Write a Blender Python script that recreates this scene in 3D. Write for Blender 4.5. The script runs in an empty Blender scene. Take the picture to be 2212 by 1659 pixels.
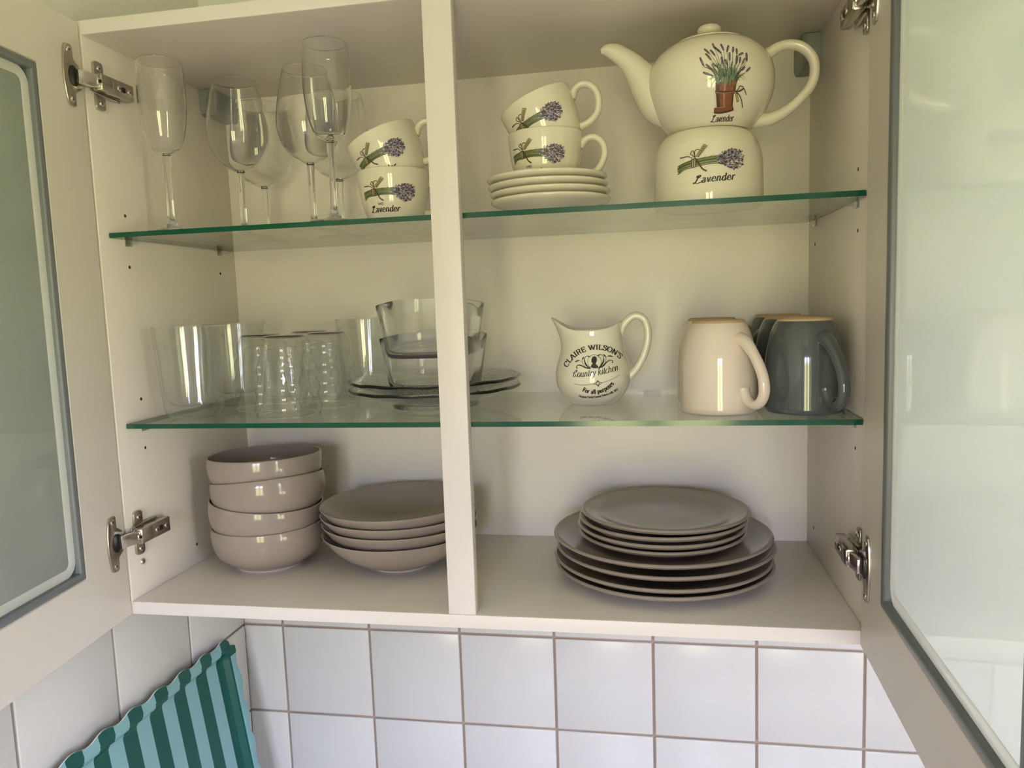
import bpy, bmesh, math, random
from math import sin, cos, pi, radians, sqrt, atan2, asin
from mathutils import Vector, Matrix
from mathutils.geometry import tessellate_polygon

random.seed(7)
scn = bpy.context.scene
COL = scn.collection

# ---------------------------------------------------------------- camera
cam_data = bpy.data.cameras.new('camera')
cam_data.sensor_fit = 'HORIZONTAL'
cam_data.sensor_width = 36.0
cam_data.lens = 1639.72 / 2212.0 * 36.0
cam_data.clip_start = 0.01
cam = bpy.data.objects.new('camera', cam_data)
COL.objects.link(cam)
cR = Vector((0.9838, 0.1757, -0.0348)); cF = Vector((-0.1785, 0.9782, -0.1065))
cF.normalize(); cR = (cR - cF * cR.dot(cF)).normalized(); cU = cR.cross(cF)
M = Matrix.Identity(4)
for i in range(3):
    M[i][0] = cR[i]; M[i][1] = cU[i]; M[i][2] = -cF[i]
M.translation = Vector((0.6474, -0.8242, 0.3585))
cam.matrix_world = M
scn.camera = cam

# ---------------------------------------------------------------- world: open sky above, sunlit garden below
world = bpy.data.worlds.new('world'); scn.world = world
world.use_nodes = True
nt = world.node_tree; nt.nodes.clear()
tc = nt.nodes.new('ShaderNodeTexCoord')
sep = nt.nodes.new('ShaderNodeSeparateXYZ')
nz = nt.nodes.new('ShaderNodeTexNoise'); nz.inputs['Scale'].default_value = 9.0; nz.inputs['Detail'].default_value = 4.0
ma = nt.nodes.new('ShaderNodeMath'); ma.operation = 'MULTIPLY_ADD'; ma.inputs[1].default_value = 0.10; ma.inputs[2].default_value = -0.05
ad = nt.nodes.new('ShaderNodeMath'); ad.operation = 'ADD'
mr = nt.nodes.new('ShaderNodeMapRange'); mr.inputs['From Min'].default_value = -1.0; mr.inputs['From Max'].default_value = 1.0
rp = nt.nodes.new('ShaderNodeValToRGB')
GARDEN = (0.68, 0.668, 0.340); SKY = (1.34, 1.435, 2.26)
els = rp.color_ramp.elements
els[0].position = 0.0; els[0].color = (0.50, 0.50, 0.21, 1)
els[1].position = 1.0; els[1].color = SKY + (1,)
e = els.new(0.50); e.color = GARDEN + (1,)
e = els.new(0.53); e.color = GARDEN + (1,)
e = els.new(0.565); e.color = SKY + (1,)
bg = nt.nodes.new('ShaderNodeBackground'); bg.inputs['Strength'].default_value = 18.5
wo = nt.nodes.new('ShaderNodeOutputWorld')
L_ = nt.links.new
L_(tc.outputs['Generated'], sep.inputs[0]); L_(tc.outputs['Generated'], nz.inputs['Vector'])
L_(nz.outputs['Fac'], ma.inputs[0]); L_(sep.outputs['Z'], ad.inputs[0]); L_(ma.outputs[0], ad.inputs[1])
L_(ad.outputs[0], mr.inputs['Value']); L_(mr.outputs[0], rp.inputs['Fac'])
L_(rp.outputs['Color'], bg.inputs['Color']); L_(bg.outputs[0], wo.inputs['Surface'])

# room extents and its windows (behind and to the right of the viewer)
XL, YB, XR, YF, ZF, ZC = -0.0386, 0.3147, 2.10, -2.60, -1.42, 1.14
WIN = [('rear', 0.28, 1.04, -0.55, 0.74), ('right', -1.70, -0.95, -0.60, 0.74)]
def portal(name, loc, rot, sx, sy):
    d = bpy.data.lights.new(name, 'AREA'); d.shape = 'RECTANGLE'; d.size = sx; d.size_y = sy
    d.cycles.is_portal = True
    o = bpy.data.objects.new(name, d); COL.objects.link(o); o.location = loc; o.rotation_euler = rot
for k, a, b, z0, z1 in WIN:
    if k == 'rear':
        portal('window_portal', ((a + b) / 2, YF - 0.02, (z0 + z1) / 2), (radians(90), 0, 0), b - a, z1 - z0)
    else:
        portal('window_portal', (XR + 0.02, (a + b) / 2, (z0 + z1) / 2), (radians(90), 0, radians(90)), b - a, z1 - z0)

# ---------------------------------------------------------------- colour management, bounces
scn.view_settings.view_transform = 'Standard'
scn.view_settings.look = 'None'
scn.view_settings.gamma = 1.0
scn.view_settings.use_curve_mapping = False
scn.view_settings.exposure = -0.03
cy = scn.cycles
cy.max_bounces = 14; cy.diffuse_bounces = 3; cy.glossy_bounces = 4
cy.transmission_bounces = 14; cy.transparent_max_bounces = 24
cy.use_denoising = True
cy.use_adaptive_sampling = True; cy.adaptive_threshold = 0.30; cy.adaptive_min_samples = 16
cy.caustics_reflective = False
cy.blur_glossy = 0.1

# ---------------------------------------------------------------- materials
MATS = {}
def mat(name, color=(.8, .8, .8), rough=.5, metal=0., spec=.5, coat=0., ior=1.5, bump=None, vary=None, trans=0.):
    if name in MATS: return MATS[name]
    m = bpy.data.materials.new(name); m.use_nodes = True
    n = m.node_tree; b = n.nodes['Principled BSDF']
    b.inputs['Base Color'].default_value = tuple(color) + (1,)
    b.inputs['Roughness'].default_value = rough
    b.inputs['Metallic'].default_value = metal
    b.inputs['Specular IOR Level'].default_value = spec
    b.inputs['Coat Weight'].default_value = coat
    b.inputs['Coat Roughness'].default_value = 0.03
    b.inputs['IOR'].default_value = ior
    b.inputs['Transmission Weight'].default_value = trans
    t = n.nodes.new('ShaderNodeTexCoord')
    if vary:                                   # (scale, amount): faint tonal variation of the material itself
        z = n.nodes.new('ShaderNodeTexNoise'); z.inputs['Scale'].default_value = vary[0]; z.inputs['Detail'].default_value = 5
        mx = n.nodes.new('ShaderNodeMix'); mx.data_type = 'RGBA'
        mx.inputs['A'].default_value = tuple(c * (1 - vary[1]) for c in color) + (1,)
        mx.inputs['B'].default_value = tuple(min(1, c * (1 + vary[1])) for c in color) + (1,)
        n.links.new(t.outputs['Object'], z.inputs['Vector']); n.links.new(z.outputs['Fac'], mx.inputs['Factor'])
        n.links.new(mx.outputs['Result'], b.inputs['Base Color'])
    if bump:                                   # (scale, strength)
        z = n.nodes.new('ShaderNodeTexNoise'); z.inputs['Scale'].default_value = bump[0]; z.inputs['Detail'].default_value = 3
        bp = n.nodes.new('ShaderNodeBump'); bp.inputs['Strength'].default_value = bump[1]; bp.inputs['Distance'].default_value = 0.001
        n.links.new(t.outputs['Object'], z.inputs['Vector']); n.links.new(z.outputs['Fac'], bp.inputs['Height'])
        n.links.new(bp.outputs[0], b.inputs['Normal'])
    MATS[name] = m
    return m

def thin_glass(name, tint, ior=1.5):
    m = bpy.data.materials.new(name); m.use_nodes = True; n = m.node_tree; n.nodes.clear()
    geo = n.nodes.new('ShaderNodeNewGeometry')
    io = n.nodes.new('ShaderNodeMix'); io.data_type = 'FLOAT'
    io.inputs['A'].default_value = ior; io.inputs['B'].default_value = 1 / ior
    fr = n.nodes.new('ShaderNodeFresnel')
    tr = n.nodes.new('ShaderNodeBsdfTransparent'); tr.inputs['Color'].default_value = tuple(tint) + (1,)
    gl = n.nodes.new('ShaderNodeBsdfGlossy'); gl.inputs['Roughness'].default_value = 0.015
    mx = n.nodes.new('ShaderNodeMixShader'); out = n.nodes.new('ShaderNodeOutputMaterial')
    n.links.new(geo.outputs['Backfacing'], io.inputs['Factor']); n.links.new(io.outputs['Result'], fr.inputs['IOR'])
    n.links.new(fr.outputs[0], mx.inputs[0]); n.links.new(tr.outputs[0], mx.inputs[1]); n.links.new(gl.outputs[0], mx.inputs[2])
    n.links.new(mx.outputs[0], out.inputs['Surface'])
    MATS[name] = m
    return m

def clear_glass(name, color=(1, 1, 1), rough=0.0, bump=None):
    m = bpy.data.materials.new(name); m.use_nodes = True; n = m.node_tree; n.nodes.clear()
    g = n.nodes.new('ShaderNodeBsdfGlass'); g.inputs['IOR'].default_value = 1.48
    g.inputs['Color'].default_value = tuple(color) + (1,); g.inputs['Roughness'].default_value = rough
    out = n.nodes.new('ShaderNodeOutputMaterial'); n.links.new(g.outputs[0], out.inputs['Surface'])
    if bump:
        t = n.nodes.new('ShaderNodeTexCoord')
        z = n.nodes.new('ShaderNodeTexVoronoi'); z.inputs['Scale'].default_value = bump[0]
        bp = n.nodes.new('ShaderNodeBump'); bp.inputs['Strength'].default_value = bump[1]; bp.inputs['Distance'].default_value = 0.002
        n.links.new(t.outputs['Object'], z.inputs['Vector']); n.links.new(z.outputs['Distance'], bp.inputs['Height'])
        n.links.new(bp.outputs[0], g.inputs['Normal'])
    MATS[name] = m
    return m

def frosted_pane(name, dcol=(0.70, 0.77, 0.71), tcol=(0.88, 0.93, 0.89), fac=0.68):
    m = bpy.data.materials.new(name); m.use_nodes = True; n = m.node_tree; n.nodes.clear()
    d = n.nodes.new('ShaderNodeBsdfDiffuse'); d.inputs['Color'].default_value = tuple(dcol) + (1,)
    tl = n.nodes.new('ShaderNodeBsdfTranslucent'); tl.inputs['Color'].default_value = tuple(tcol) + (1,)
    m1 = n.nodes.new('ShaderNodeMixShader'); m1.inputs[0].default_value = fac
    gl = n.nodes.new('ShaderNodeBsdfGlossy'); gl.inputs['Roughness'].default_value = 0.01
    fr = n.nodes.new('ShaderNodeFresnel'); fr.inputs['IOR'].default_value = 1.6
    m2 = n.nodes.new('ShaderNodeMixShader'); out = n.nodes.new('ShaderNodeOutputMaterial')
    L = n.links.new
    L(d.outputs[0], m1.inputs[1]); L(tl.outputs[0], m1.inputs[2]); L(fr.outputs[0], m2.inputs[0])
    L(m1.outputs[0], m2.inputs[1]); L(gl.outputs[0], m2.inputs[2]); L(m2.outputs[0], out.inputs['Surface'])
    MATS[name] = m
    return m

LAM = mat('cream_laminate', (.825, .752, .680), .33, bump=(900, .04), vary=(3, .015))
LAMEDGE = mat('cream_edge_band', (.80, .748, .715), .42, bump=(700, .03))
DOORM = mat('cream_door_foil', (.72, .66, .585), .36, bump=(800, .04), vary=(2, .01))
GASK = mat('grey_glazing_strip', (.150, .165, .170), .32)
PANE = frosted_pane('frosted_pane')
PBORD = frosted_pane('pane_edge_band', (.93, .93, .88), (.96, .96, .92), .40)
NICKEL = mat('nickel', (.52, .48, .43), .22, 1.0)
CHROME = mat('bright_nickel', (.82, .79, .78), .16, 1.0)
BLACK = mat('recess_black', (.008, .008, .008), .4)  # dark of the hinge cup and screw recesses, put in as black colour
GREYPL = mat('grey_green_plastic', (.23, .25, .22), .35)
HOLE = mat('dark_hole', (.05, .04, .035), .9)
SHELFG = thin_glass('shelf_glass', (.955, .985, .97))
SHELFE = mat('green_glass_edge', (.004, .078, .044), .12)
CLIP = thin_glass('clear_plastic', (.90, .92, .90))
GLASS = clear_glass('clear_glass', (1, 1, 1))
PGLASS = clear_glass('pressed_glass', (.992, .998, .995), .0, bump=(420, .16))
DGLASS = clear_glass('dish_glass', (.990, .998, .995))
TGLASS = thin_glass('blown_glass_wall', (.985, .992, .988), 1.72)
CREAM = mat('cream_glaze', (.80, .738, .60), .07, coat=.3)
JUGC = mat('jug_glaze', (.86, .815, .68), .07, coat=.3)
TAUPE = mat('taupe_glaze', (.335, .275, .240), .11, vary=(14, .02))
PINKC = mat('blush_glaze', (.80, .68, .585), .09, coat=.3)
SLATE = mat('slate_glaze', (.085, .098, .102), .08, coat=.3)
CLAY = mat('bare_clay', (.56, .40, .25), .85, vary=(300, .08))
BARE = mat('unglazed_foot', (.62, .53, .47), .7)
INK = mat('ink_black', (.012, .012, .012), .35)
TGREEN = mat('stem_green', (.14, .16, .055), .4)
TGREEN2 = mat('stem_olive_light', (.33, .34, .17), .4)
LEAFG = mat('leaf_sage', (.17, .23, .17), .4)
LEAFD = mat('leaf_dark', (.045, .065, .045), .4)
PUR1 = mat('lavender_dark', (.045, .030, .055), .4)
PUR2 = mat('lavender_mid', (.20, .155, .27), .4)
PUR3 = mat('lavender_pale', (.42, .38, .50), .4)
PURB = mat('lavender_blue', (.075, .075, .17), .4)
TERRA = mat('terracotta', (.24, .085, .035), .4, vary=(120, .25))
TERRAD = mat('terracotta_dark', (.085, .035, .018), .4, vary=(140, .25))
TERRAL = mat('terracotta_light', (.40, .20, .10), .4, vary=(140, .2))
BROWN = mat('ribbon_brown', (.06, .042, .022), .4)
TAN = mat('tag_tan', (.52, .41, .21), .4)
TILEM = mat('white_glazed_tile', (.630, .612, .555), .22, bump=(25, .04), vary=(5, .01))
GROUT = mat('brown_grout', (.40, .295, .225), .9, bump=(800, .4))
PLASTER = mat('rough_white_plaster', (.78, .77, .72), .9, bump=(90, .9))
PAINT = mat('white_paint', (.82, .81, .78), .8)
FLOORM = mat('wood_floor', (.38, .27, .17), .5, vary=(6, .15))
WORKT = mat('grey_worktop', (.40, .36, .32), .35, vary=(90, .12))
TDARK = mat('tray_dark_green', (.006, .082, .062), .25, spec=.22)
TLITE = mat('tray_pale_blue', (.22, .42, .42), .25, spec=.22)
TWHITE = mat('tray_white_edge', (.85, .86, .84), .35)

# ---------------------------------------------------------------- mesh helpers
class MB:
    def __init__(s): s.v = []; s.f = []; s.m = []
    def add(s, vs, fs, mi=0):
        o = len(s.v); s.v += [tuple(x) for x in vs]; s.f += [tuple(o + i for i in f) for f in fs]; s.m += [mi] * len(fs)
        return s
    def build(s, name, mats, parent=None, smooth=40, fix=True, **kw):
        me = bpy.data.meshes.new(name); me.from_pydata(s.v, [], s.f)
        if not isinstance(mats, (list, tuple)): mats = [mats]
        for m in mats: me.materials.append(m)
        me.polygons.foreach_set('material_index', s.m)
        if fix:
            b = bmesh.new(); b.from_mesh(me)
            bmesh.ops.remove_doubles(b, verts=b.verts, dist=1e-6)
            bmesh.ops.recalc_face_normals(b, faces=b.faces); b.to_mesh(me); b.free()
        if smooth:
            me.polygons.foreach_set('use_smooth', [True] * len(me.polygons))
            me.set_sharp_from_angle(angle=radians(smooth))
        me.update()
        o = bpy.data.objects.new(name, me); COL.objects.link(o)
        if parent is not None: o.parent = parent
        for k, v in kw.items(): o[k] = v
        return o
    def box(s, x0, x1, y0, y1, z0, z1, bev=0.0, mi=0, xf=None):
        b = bmesh.new(); bmesh.ops.create_cube(b, size=1.0)
        for v in b.verts:
            v.co = Vector((x0 + (v.co.x + .5) * (x1 - x0), y0 + (v.co.y + .5) * (y1 - y0), z0 + (v.co.z + .5) * (z1 - z0)))
        if bev > 0: bmesh.ops.bevel(b, geom=b.edges[:], offset=bev, segments=2, affect='EDGES', profile=.5)
        b.verts.index_update()
        vs = [v.co.copy() for v in b.verts]; fs = [[v.index for v in f.verts] for f in b.faces]; b.free()
        if xf: vs = [xf @ v for v in vs]
        return s.add(vs, fs, mi)
    def lathe(s, prof, seg=64, mi=0, xf=None, rfun=None):
        """prof: (r,z) list; r==0 ends close to a pole"""
        vs = []; ring = []
        for j, (r, z) in enumerate(prof):
            if r <= 1e-7:
                ring.append([len(vs)]); vs.append(Vector((0, 0, z)))
            else:
                ring.append(list(range(len(vs), len(vs) + seg)))
                for i in range(seg):
                    a = 2 * pi * i / seg; rr, zz = (rfun(r, z, a) if rfun else (r, z))
                    vs.append(Vector((rr * cos(a), rr * sin(a), zz)))
        fs = []
        for A, B in zip(ring, ring[1:]):
            if len(A) == 1 and len(B) == 1: continue
            for i in range(seg):
                j = (i + 1) % seg
                if len(A) == 1: fs.append((A[0], B[j], B[i]))
                elif len(B) == 1: fs.append((A[i], A[j], B[0]))
                else: fs.append((A[i], A[j], B[j], B[i]))
        if xf: vs = [xf @ v for v in vs]
        return s.add(vs, fs, mi)
    def tube(s, pts, rad, seg=14, mi=0, flat=1.0, side=None, caps=True):
        """rad: number or list; flat scales the section along the binormal 'side'"""
        P = [Vector(p) for p in pts]; n = len(P)
        if not isinstance(rad, (list, tuple)): rad = [rad] * n
        if isinstance(flat, (int, float)): flat = [flat] * n
        vs = []; up = Vector(side) if side else None
        T0 = None
        for i in range(n):
            T = (P[min(i + 1, n - 1)] - P[max(i - 1, 0)]).normalized()
            if up is None:
                up = Vector((0, 0, 1)) if abs(T.z) < .9 else Vector((1, 0, 0))
            bvec = (up - T * up.dot(T)).normalized(); nvec = T.cross(bvec)
            if side is None: up = bvec
            for k in range(seg):
                a = 2 * pi * k / seg
                vs.append(P[i] + bvec * cos(a) * rad[i] * flat[i] + nvec * sin(a) * rad[i])
        fs = []
        for i in range(n - 1):
            for k in range(seg):
                l = (k + 1) % seg
                fs.append((i * seg + k, i * seg + l, (i + 1) * seg + l, (i + 1) * seg + k))
        if caps:
            fs.append(tuple(range(seg))[::-1]); fs.append(tuple((n - 1) * seg + k for k in range(seg)))
        return s.add(vs, fs, mi)
    def prism(s, outline, z0, z1, mi=0, xf=None, bev=0.0):
        n = len(outline)
        if bev > 0:
            c = (sum(p[0] for p in outline) / n, sum(p[1] for p in outline) / n)
            def ins(p, d):
                L = sqrt((p[0] - c[0]) ** 2 + (p[1] - c[1]) ** 2) or 1
                return (p[0] - (p[0] - c[0]) / L * d, p[1] - (p[1] - c[1]) / L * d)
            rings = [(outline, z0), (outline, z1 - bev), ([ins(p, bev * .3) for p in outline], z1 - bev * .3), ([ins(p, bev) for p in outline], z1)]
        else: rings = [(outline, z0), (outline, z1)]
        vs = [Vector((x, y, z)) for o, z in rings for x, y in o]; fs = []
        for k in range(len(rings) - 1):
            for i in range(n):
                j = (i + 1) % n; fs.append((k * n + i, k * n + j, (k + 1) * n + j, (k + 1) * n + i))
        fs.append(tuple(range(n))[::-1]); fs.append(tuple((len(rings) - 1) * n + i for i in range(n)))
        if xf: vs = [xf @ v for v in vs]
        return s.add(vs, fs, mi)
    def ring_sweep(s, rect, prof, mi=0, rc=0.0, nc=1, closed=True):
        """rect=(a0,a1,b0,b1) in the (x,z) plane; prof: closed list of (inset, y). rc: corner radius of the path"""
        a0, a1, b0, b1 = rect
        path = []
        def corner(cx, cz, sx, sz, st):
            for k in range(nc + 1 if rc > 0 else 1):
                path.append((cx, cz, sx, sz, st + (90.0 * k / nc if rc > 0 else 45)))
        corner(a1, b0, -1, 1, -90); corner(a1, b1, -1, -1, 0); corner(a0, b1, 1, -1, 90); corner(a0, b0, 1, 1, 180)
        vs = []; np_ = len(prof)
        for cx, cz, sx, sz, ang in path:
            for ins, y in prof:
                if rc > 0:
                    R = rc - ins; A = radians(ang)
                    vs.append(Vector((cx + sx * rc + cos(A) * R, y, cz + sz * rc + sin(A) * R)))
                else: vs.append(Vector((cx + sx * ins, y, cz + sz * ins)))
        n = len(path); fs = []
        for i in range(n):
            j = (i + 1) % n
            for k in range(np_ if closed else np_ - 1):
                l = (k + 1) % np_
                fs.append((i * np_ + k, i * np_ + l, j * np_ + l, j * np_ + k))
        return s.add(vs, fs, mi)

def spline(pts, n=8, closed=False):
    """Catmull-Rom through the points (any dimension)"""
    out = []; m = len(pts)
    rng = range(m if closed else m - 1)
    for i in rng:
        if closed: p0, p1, p2, p3 = pts[(i - 1) % m], pts[i], pts[(i + 1) % m], pts[(i + 2) % m]
        else: p0, p1, p2, p3 = pts[max(i - 1, 0)], pts[i], pts[i + 1], pts[min(i + 2, m - 1)]
        for k in range(n):
            t = k / n
            out.append(tuple(.5 * (2 * b + (c - a) * t + (2 * a - 5 * b + 4 * c - d) * t * t + (3 * b - a - 3 * c + d) * t ** 3)
                             for a, b, c, d in zip(p0, p1, p2, p3)))
    if not closed: out.append(tuple(pts[-1]))
    return out

def interp(prof):
    """radius as a function of z for a list of (r,z) with rising z"""
    def f(z):
        if z <= prof[0][1]: return prof[0][0]
        for (r0, z0), (r1, z1) in zip(prof, prof[1:]):
            if z <= z1: return r0 + (r1 - r0) * (z - z0) / max(1e-9, z1 - z0)
        return prof[-1][0]
    return f

def thing(name, label, cat, loc=(0, 0, 0), rot=(0, 0, 0), group=None):
    o = bpy.data.objects.new(name, None); o.empty_display_size = .02; COL.objects.link(o)
    o.location = loc; o.rotation_euler = rot; tag(o, label, cat, group)
    return o
def tag(o, label, cat, group=None):
    o['label'] = label; o['category'] = cat
    if group: o['group'] = group
    return o
def copy_thing(root, label, loc, rot=(0, 0, 0)):
    r = root.copy(); COL.objects.link(r); r.location = loc; r.rotation_euler = rot; r['label'] = label
    for ch in list(root.children):
        c = ch.copy(); COL.objects.link(c); c.parent = r
        for g in ch.children:
            d = g.copy(); COL.objects.link(d); d.parent = c
    return r
def struct(o):
    o['kind'] = 'structure'; return o

# ================================================================ the setting
W, H, D, T = 0.868, 0.6865, 0.3027, 0.0165
Z1, Z2 = 0.2240, 0.4600          # upper faces of the two glass shelves
PITCH, JOINT = 0.153, 0.0038

def slab(name, m, *b, **k): return MB().box(*b, **k).build(name, m, smooth=30)

wall_back = struct(slab('wall_back', GROUT, XL, XR, YB, YB + .12, ZF, ZC))
wall_left = struct(slab('wall_left', GROUT, XL - .12, XL, YF, YB + .12, ZF, ZC))
# plastered upper part of the left wall and of the wall above the cabinet
up = MB().box(XL - .001, XL + .004, YF, YB, .1400, ZC).build('upper_plaster', PLASTER, wall_left, smooth=30)
up = MB().box(XL, XR, YB - .004, YB + .001, .1400, ZC).build('upper_plaster', PLASTER, wall_back, smooth=30)
ceiling = struct(slab('ceiling', PLASTER, XL - .12, XR + .12, YF - .12, YB + .12, ZC, ZC + .1))
floor = struct(slab('floor', FLOORM, XL - .12, XR + .12, YF - .12, YB + .12, ZF - .1, ZF))

def holed_wall(name, axis, pos, thick, a0, a1, z0, z1, wa, wb, wz0, wz1, m):
    mb = MB()
    for (p, q, r, s) in ((a0, wa, z0, z1), (wb, a1, z0, z1), (wa, wb, z0, wz0), (wa, wb, wz1, z1)):
        if axis == 'y': mb.box(p, q, pos - thick, pos, r, s)
        else: mb.box(pos, pos + thick, p, q, r, s)
    return mb.build(name, m, smooth=30)
k, a, b, z0, z1 = WIN[0]
struct(holed_wall('wall_front', 'y', YF, .14, XL - .12, XR + .12, ZF, ZC, a, b, z0, z1, PAINT))
fr = MB()
fr.ring_sweep((a, b, z0, z1), [(0, YF - .10), (.055, YF - .10), (.055, YF - .03), (0, YF - .03)])
fr.box((a + b) / 2 - .045, (a + b) / 2 + .045, YF - .09, YF - .035, z0 + .05, z1 - .05)
struct(fr.build('window_1', PAINT, smooth=30))
k, a, b, z0, z1 = WIN[1]
struct(holed_wall('wall_right', 'x', XR, .14, YF - .12, YB + .12, ZF, ZC, a, b, z0, z1, PAINT))
fr = MB()
for (p, q, r, s) in ((a, b, z0, z0 + .055), (a, b, z1 - .055, z1), (a, a + .055, z0, z1), (b - .055, b, z0, z1), ((a + b) / 2 - .045, (a + b) / 2 + .045, z0, z1)):
    fr.box(XR + .03, XR + .10, p, q, r, s)
struct(fr.build('window_2', PAINT, smooth=30))

# ---- glazed tiles, each a piece of its own
ROWS = [-.1672 + PITCH * kk for kk in (-3, -2, -1, 0, 1)]
tile_cache = {}
def tile(parent, wdt, hgt, M4):
    key = (round(wdt, 4), round(hgt, 4))
    if key not in tile_cache:
        mb = MB().box(-wdt / 2, wdt / 2, -.0045, .0015, -hgt / 2, hgt / 2, bev=.0016)
        o = mb.build('tile', TILEM, parent, smooth=50); tile_cache[key] = o.data
    else:
        o = bpy.data.objects.new('tile', tile_cache[key]); COL.objects.link(o); o.parent = parent
    o.matrix_local = M4
    return o
xj = [XL + .001] + [.034 + PITCH * i for i in range(8)]
jit = random.Random(3)
for zr in ROWS:
    for x0, x1 in zip(xj, xj[1:]):
        w_ = round(x1 - x0 - JOINT, 5); h_ = PITCH - JOINT
        M4 = Matrix.Translation((x0 + JOINT / 2 + w_ / 2, YB - .0002 + jit.uniform(-.0003, .0003), zr + PITCH / 2)) @ Matrix.Rotation(jit.uniform(-.004, .004), 4, 'X') @ Matrix.Rotation(jit.uniform(-.004, .004), 4, 'Z')
        tile(wall_back, w_, h_, M4)
yj = [YB - .004, .159, .0015, -.1565, -.3145, -.4725]
for zr in ROWS:
    for y1, y0 in zip(yj, yj[1:]):
        w_ = round(y1 - y0 - JOINT, 5); h_ = PITCH - JOINT
        M4 = Matrix.Translation((XL + .0002 + jit.uniform(-.0003, .0003), y0 + JOINT / 2 + w_ / 2, zr + PITCH / 2)) @ Matrix.Rotation(pi / 2, 4, 'Z') @ Matrix.Rotation(jit.uniform(-.004, .004), 4, 'X')
        tile(wall_left, w_, h_, M4)

worktop = MB().box(XL, XR, -.30, YB, -.56, -.522, bev=.004).build('worktop', WORKT, smooth=40)
tag(worktop, 'mottled grey kitchen worktop under the white tiled wall', 'worktop')

# ================================================================ the wall cabinet
cab = thing('wall_cabinet', 'cream kitchen wall cabinet with two open glass-fronted doors on the tiled wall', 'cabinet')
def part(name, m, *b, bev=.0007): return MB().box(*b, bev=bev).build(name, m, cab, smooth=40)
part('side_panel', LAM, -T, 0, 0, D + .003, -T, H + T)
part('side_panel', LAM, W, W + T, 0, D + .003, -T, H + T)
part('top_panel', LAM, 0, W, 0, D + .003, H, H + T)
part('bottom_panel', LAM, 0, W, 0, D + .003, -T, 0)
part('back_panel', LAM, -.004, W + .004, D, D + .008, -.004, H + .004, bev=0)
post = part('centre_post', LAMEDGE, .4127, .4451, -.0005, .0150, 0, H)
# light edge bands on the front edges of top and bottom
part('edge_band', LAMEDGE, 0, W, -.0008, .0004, H + .0003, H + T - .0003, bev=.0003)
part('edge_band', LAMEDGE, 0, W, -.0008, .0004, -T + .0003, -.0003, bev=.0003)

# ---- doors
DOORW, DZ0, DZ1, DT = .447, -.0165, .7000, .019
def door_frame_axes(side):
    if side == 'L': return Vector((-.0011, -.002, 0)), Vector((.1193, -.9929, 0)).normalized(), 1
    return Vector((.8632, -.002, 0)), Vector((-.0367, -.9993, 0)).normalized(), -1
def door_pt(side, s, n, z):
    o, d, g = door_frame_axes(side); y = Vector((0, 0, 1)).cross(d)
    return o + d * s + y * (g * n) + Vector((0, 0, z))
def make_door(side):
    o, d, g = door_frame_axes(side); y = Vector((0, 0, 1)).cross(d)
    M4 = Matrix.Identity(4)
    for i in range(3): M4[i][0] = d[i]; M4[i][1] = y[i]; M4[i][2] = (0, 0, 1)[i]
    M4.translation = o
    rw, ol, oh = (.0814, .0606, .6315) if side == 'L' else (.0787, .0594, .6315)
    fw = .0600                                     # the free stile is narrower than the hinge stile
    f = MB(); e = .0012
    band = rw
    # outer ring, then rails to the glazed opening
    prof = [(0, -g * DT), (0, -g * e), (e, 0), (band - e, 0), (band, -g * e), (band, -g * DT)]
    # rails are not the same height, so build the frame from four mitred members
    O = (0, DOORW, DZ0, DZ1); I = (rw, DOORW - fw, ol, oh)
    def ringpts(t, yy):
        a0 = O[0] + (I[0] - O[0]) * t; a1 = O[1] + (I[1] - O[1]) * t
        b0 = O[2] + (I[2] - O[2]) * t; b1 = O[3] + (I[3] - O[3]) * t
        return [Vector((a0, yy, b0)), Vector((a1, yy, b0)), Vector((a1, yy, b1)), Vector((a0, yy, b1))]
    sec = [(0, -g * DT), (0, -g * e), (.016, 0), (.984, 0), (1, -g * e), (1, -g * DT)]
    vs = [p for t, yy in sec for p in ringpts(t, yy)]; fs = []
    for k in range(6):
        l = (k + 1) % 6
        for i in range(4):
            j = (i + 1) % 4; fs.append((k * 4 + i, k * 4 + j, l * 4 + j, l * 4 + i))
    f.add(vs, fs)
    dr = f.build('door', DOORM, cab, smooth=35, label='cream foil door frame with frosted glass, ' + ('hinged left' if side == 'L' else 'hinged right'))
    dr.matrix_local = M4
    gs = MB()
    n_ = 8
    arcp = [(.0002 + .0046 * (1 - cos(pi * k / n_)), g * (-.0015 + .0030 * sin(pi * k / n_))) for k in range(n_ + 1)]
    gs.ring_sweep(I, arcp + [(.0094, -g * .012), (.0002, -g * .012)])
    gs.build('glazing_strip', GASK, dr, smooth=35)
    I2 = (I[0] + .0090, I[1] - .0090, I[2] + .0090, I[3] - .0090)
    # satin coating on the inward face (inside the pale edge band), clear float glass behind it
    pn = MB(); q0 = (I2[0] + .0100, I2[1] - .0100, I2[2] + .0100, I2[3] - .0100); q1 = (I2[0] - .004, I2[1] + .004, I2[2] - .004, I2[3] + .004)
    rect = lambda r_, y_: [(r_[0], y_, r_[2]), (r_[1], y_, r_[2]), (r_[1], y_, r_[3]), (r_[0], y_, r_[3])]
    pn.add(rect(q0, -g * .0065) , [(0, 1, 2, 3) if g < 0 else (3, 2, 1, 0)], 0)
    pn.add(rect(q1, -g * .0105), [(3, 2, 1, 0) if g < 0 else (0, 1, 2, 3)], 1)
    pn.build('glass_pane', [PANE, SHELFG], dr, smooth=0, fix=False)
    bd = MB().ring_sweep(I2, [(0, -g * .0052), (.0085, -g * .0055), (.0105, -g * .0066)], rc=.018, nc=8, closed=False)
    # fill behind the rounded corners is the strip itself
    pe = bd.build('pane_edge', PBORD, dr, smooth=35, fix=False)
    if pe.data.polygons[0].normal.y * g < 0: pe.data.flip_normals()
    return dr
make_door('L'); make_door('R')

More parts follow.
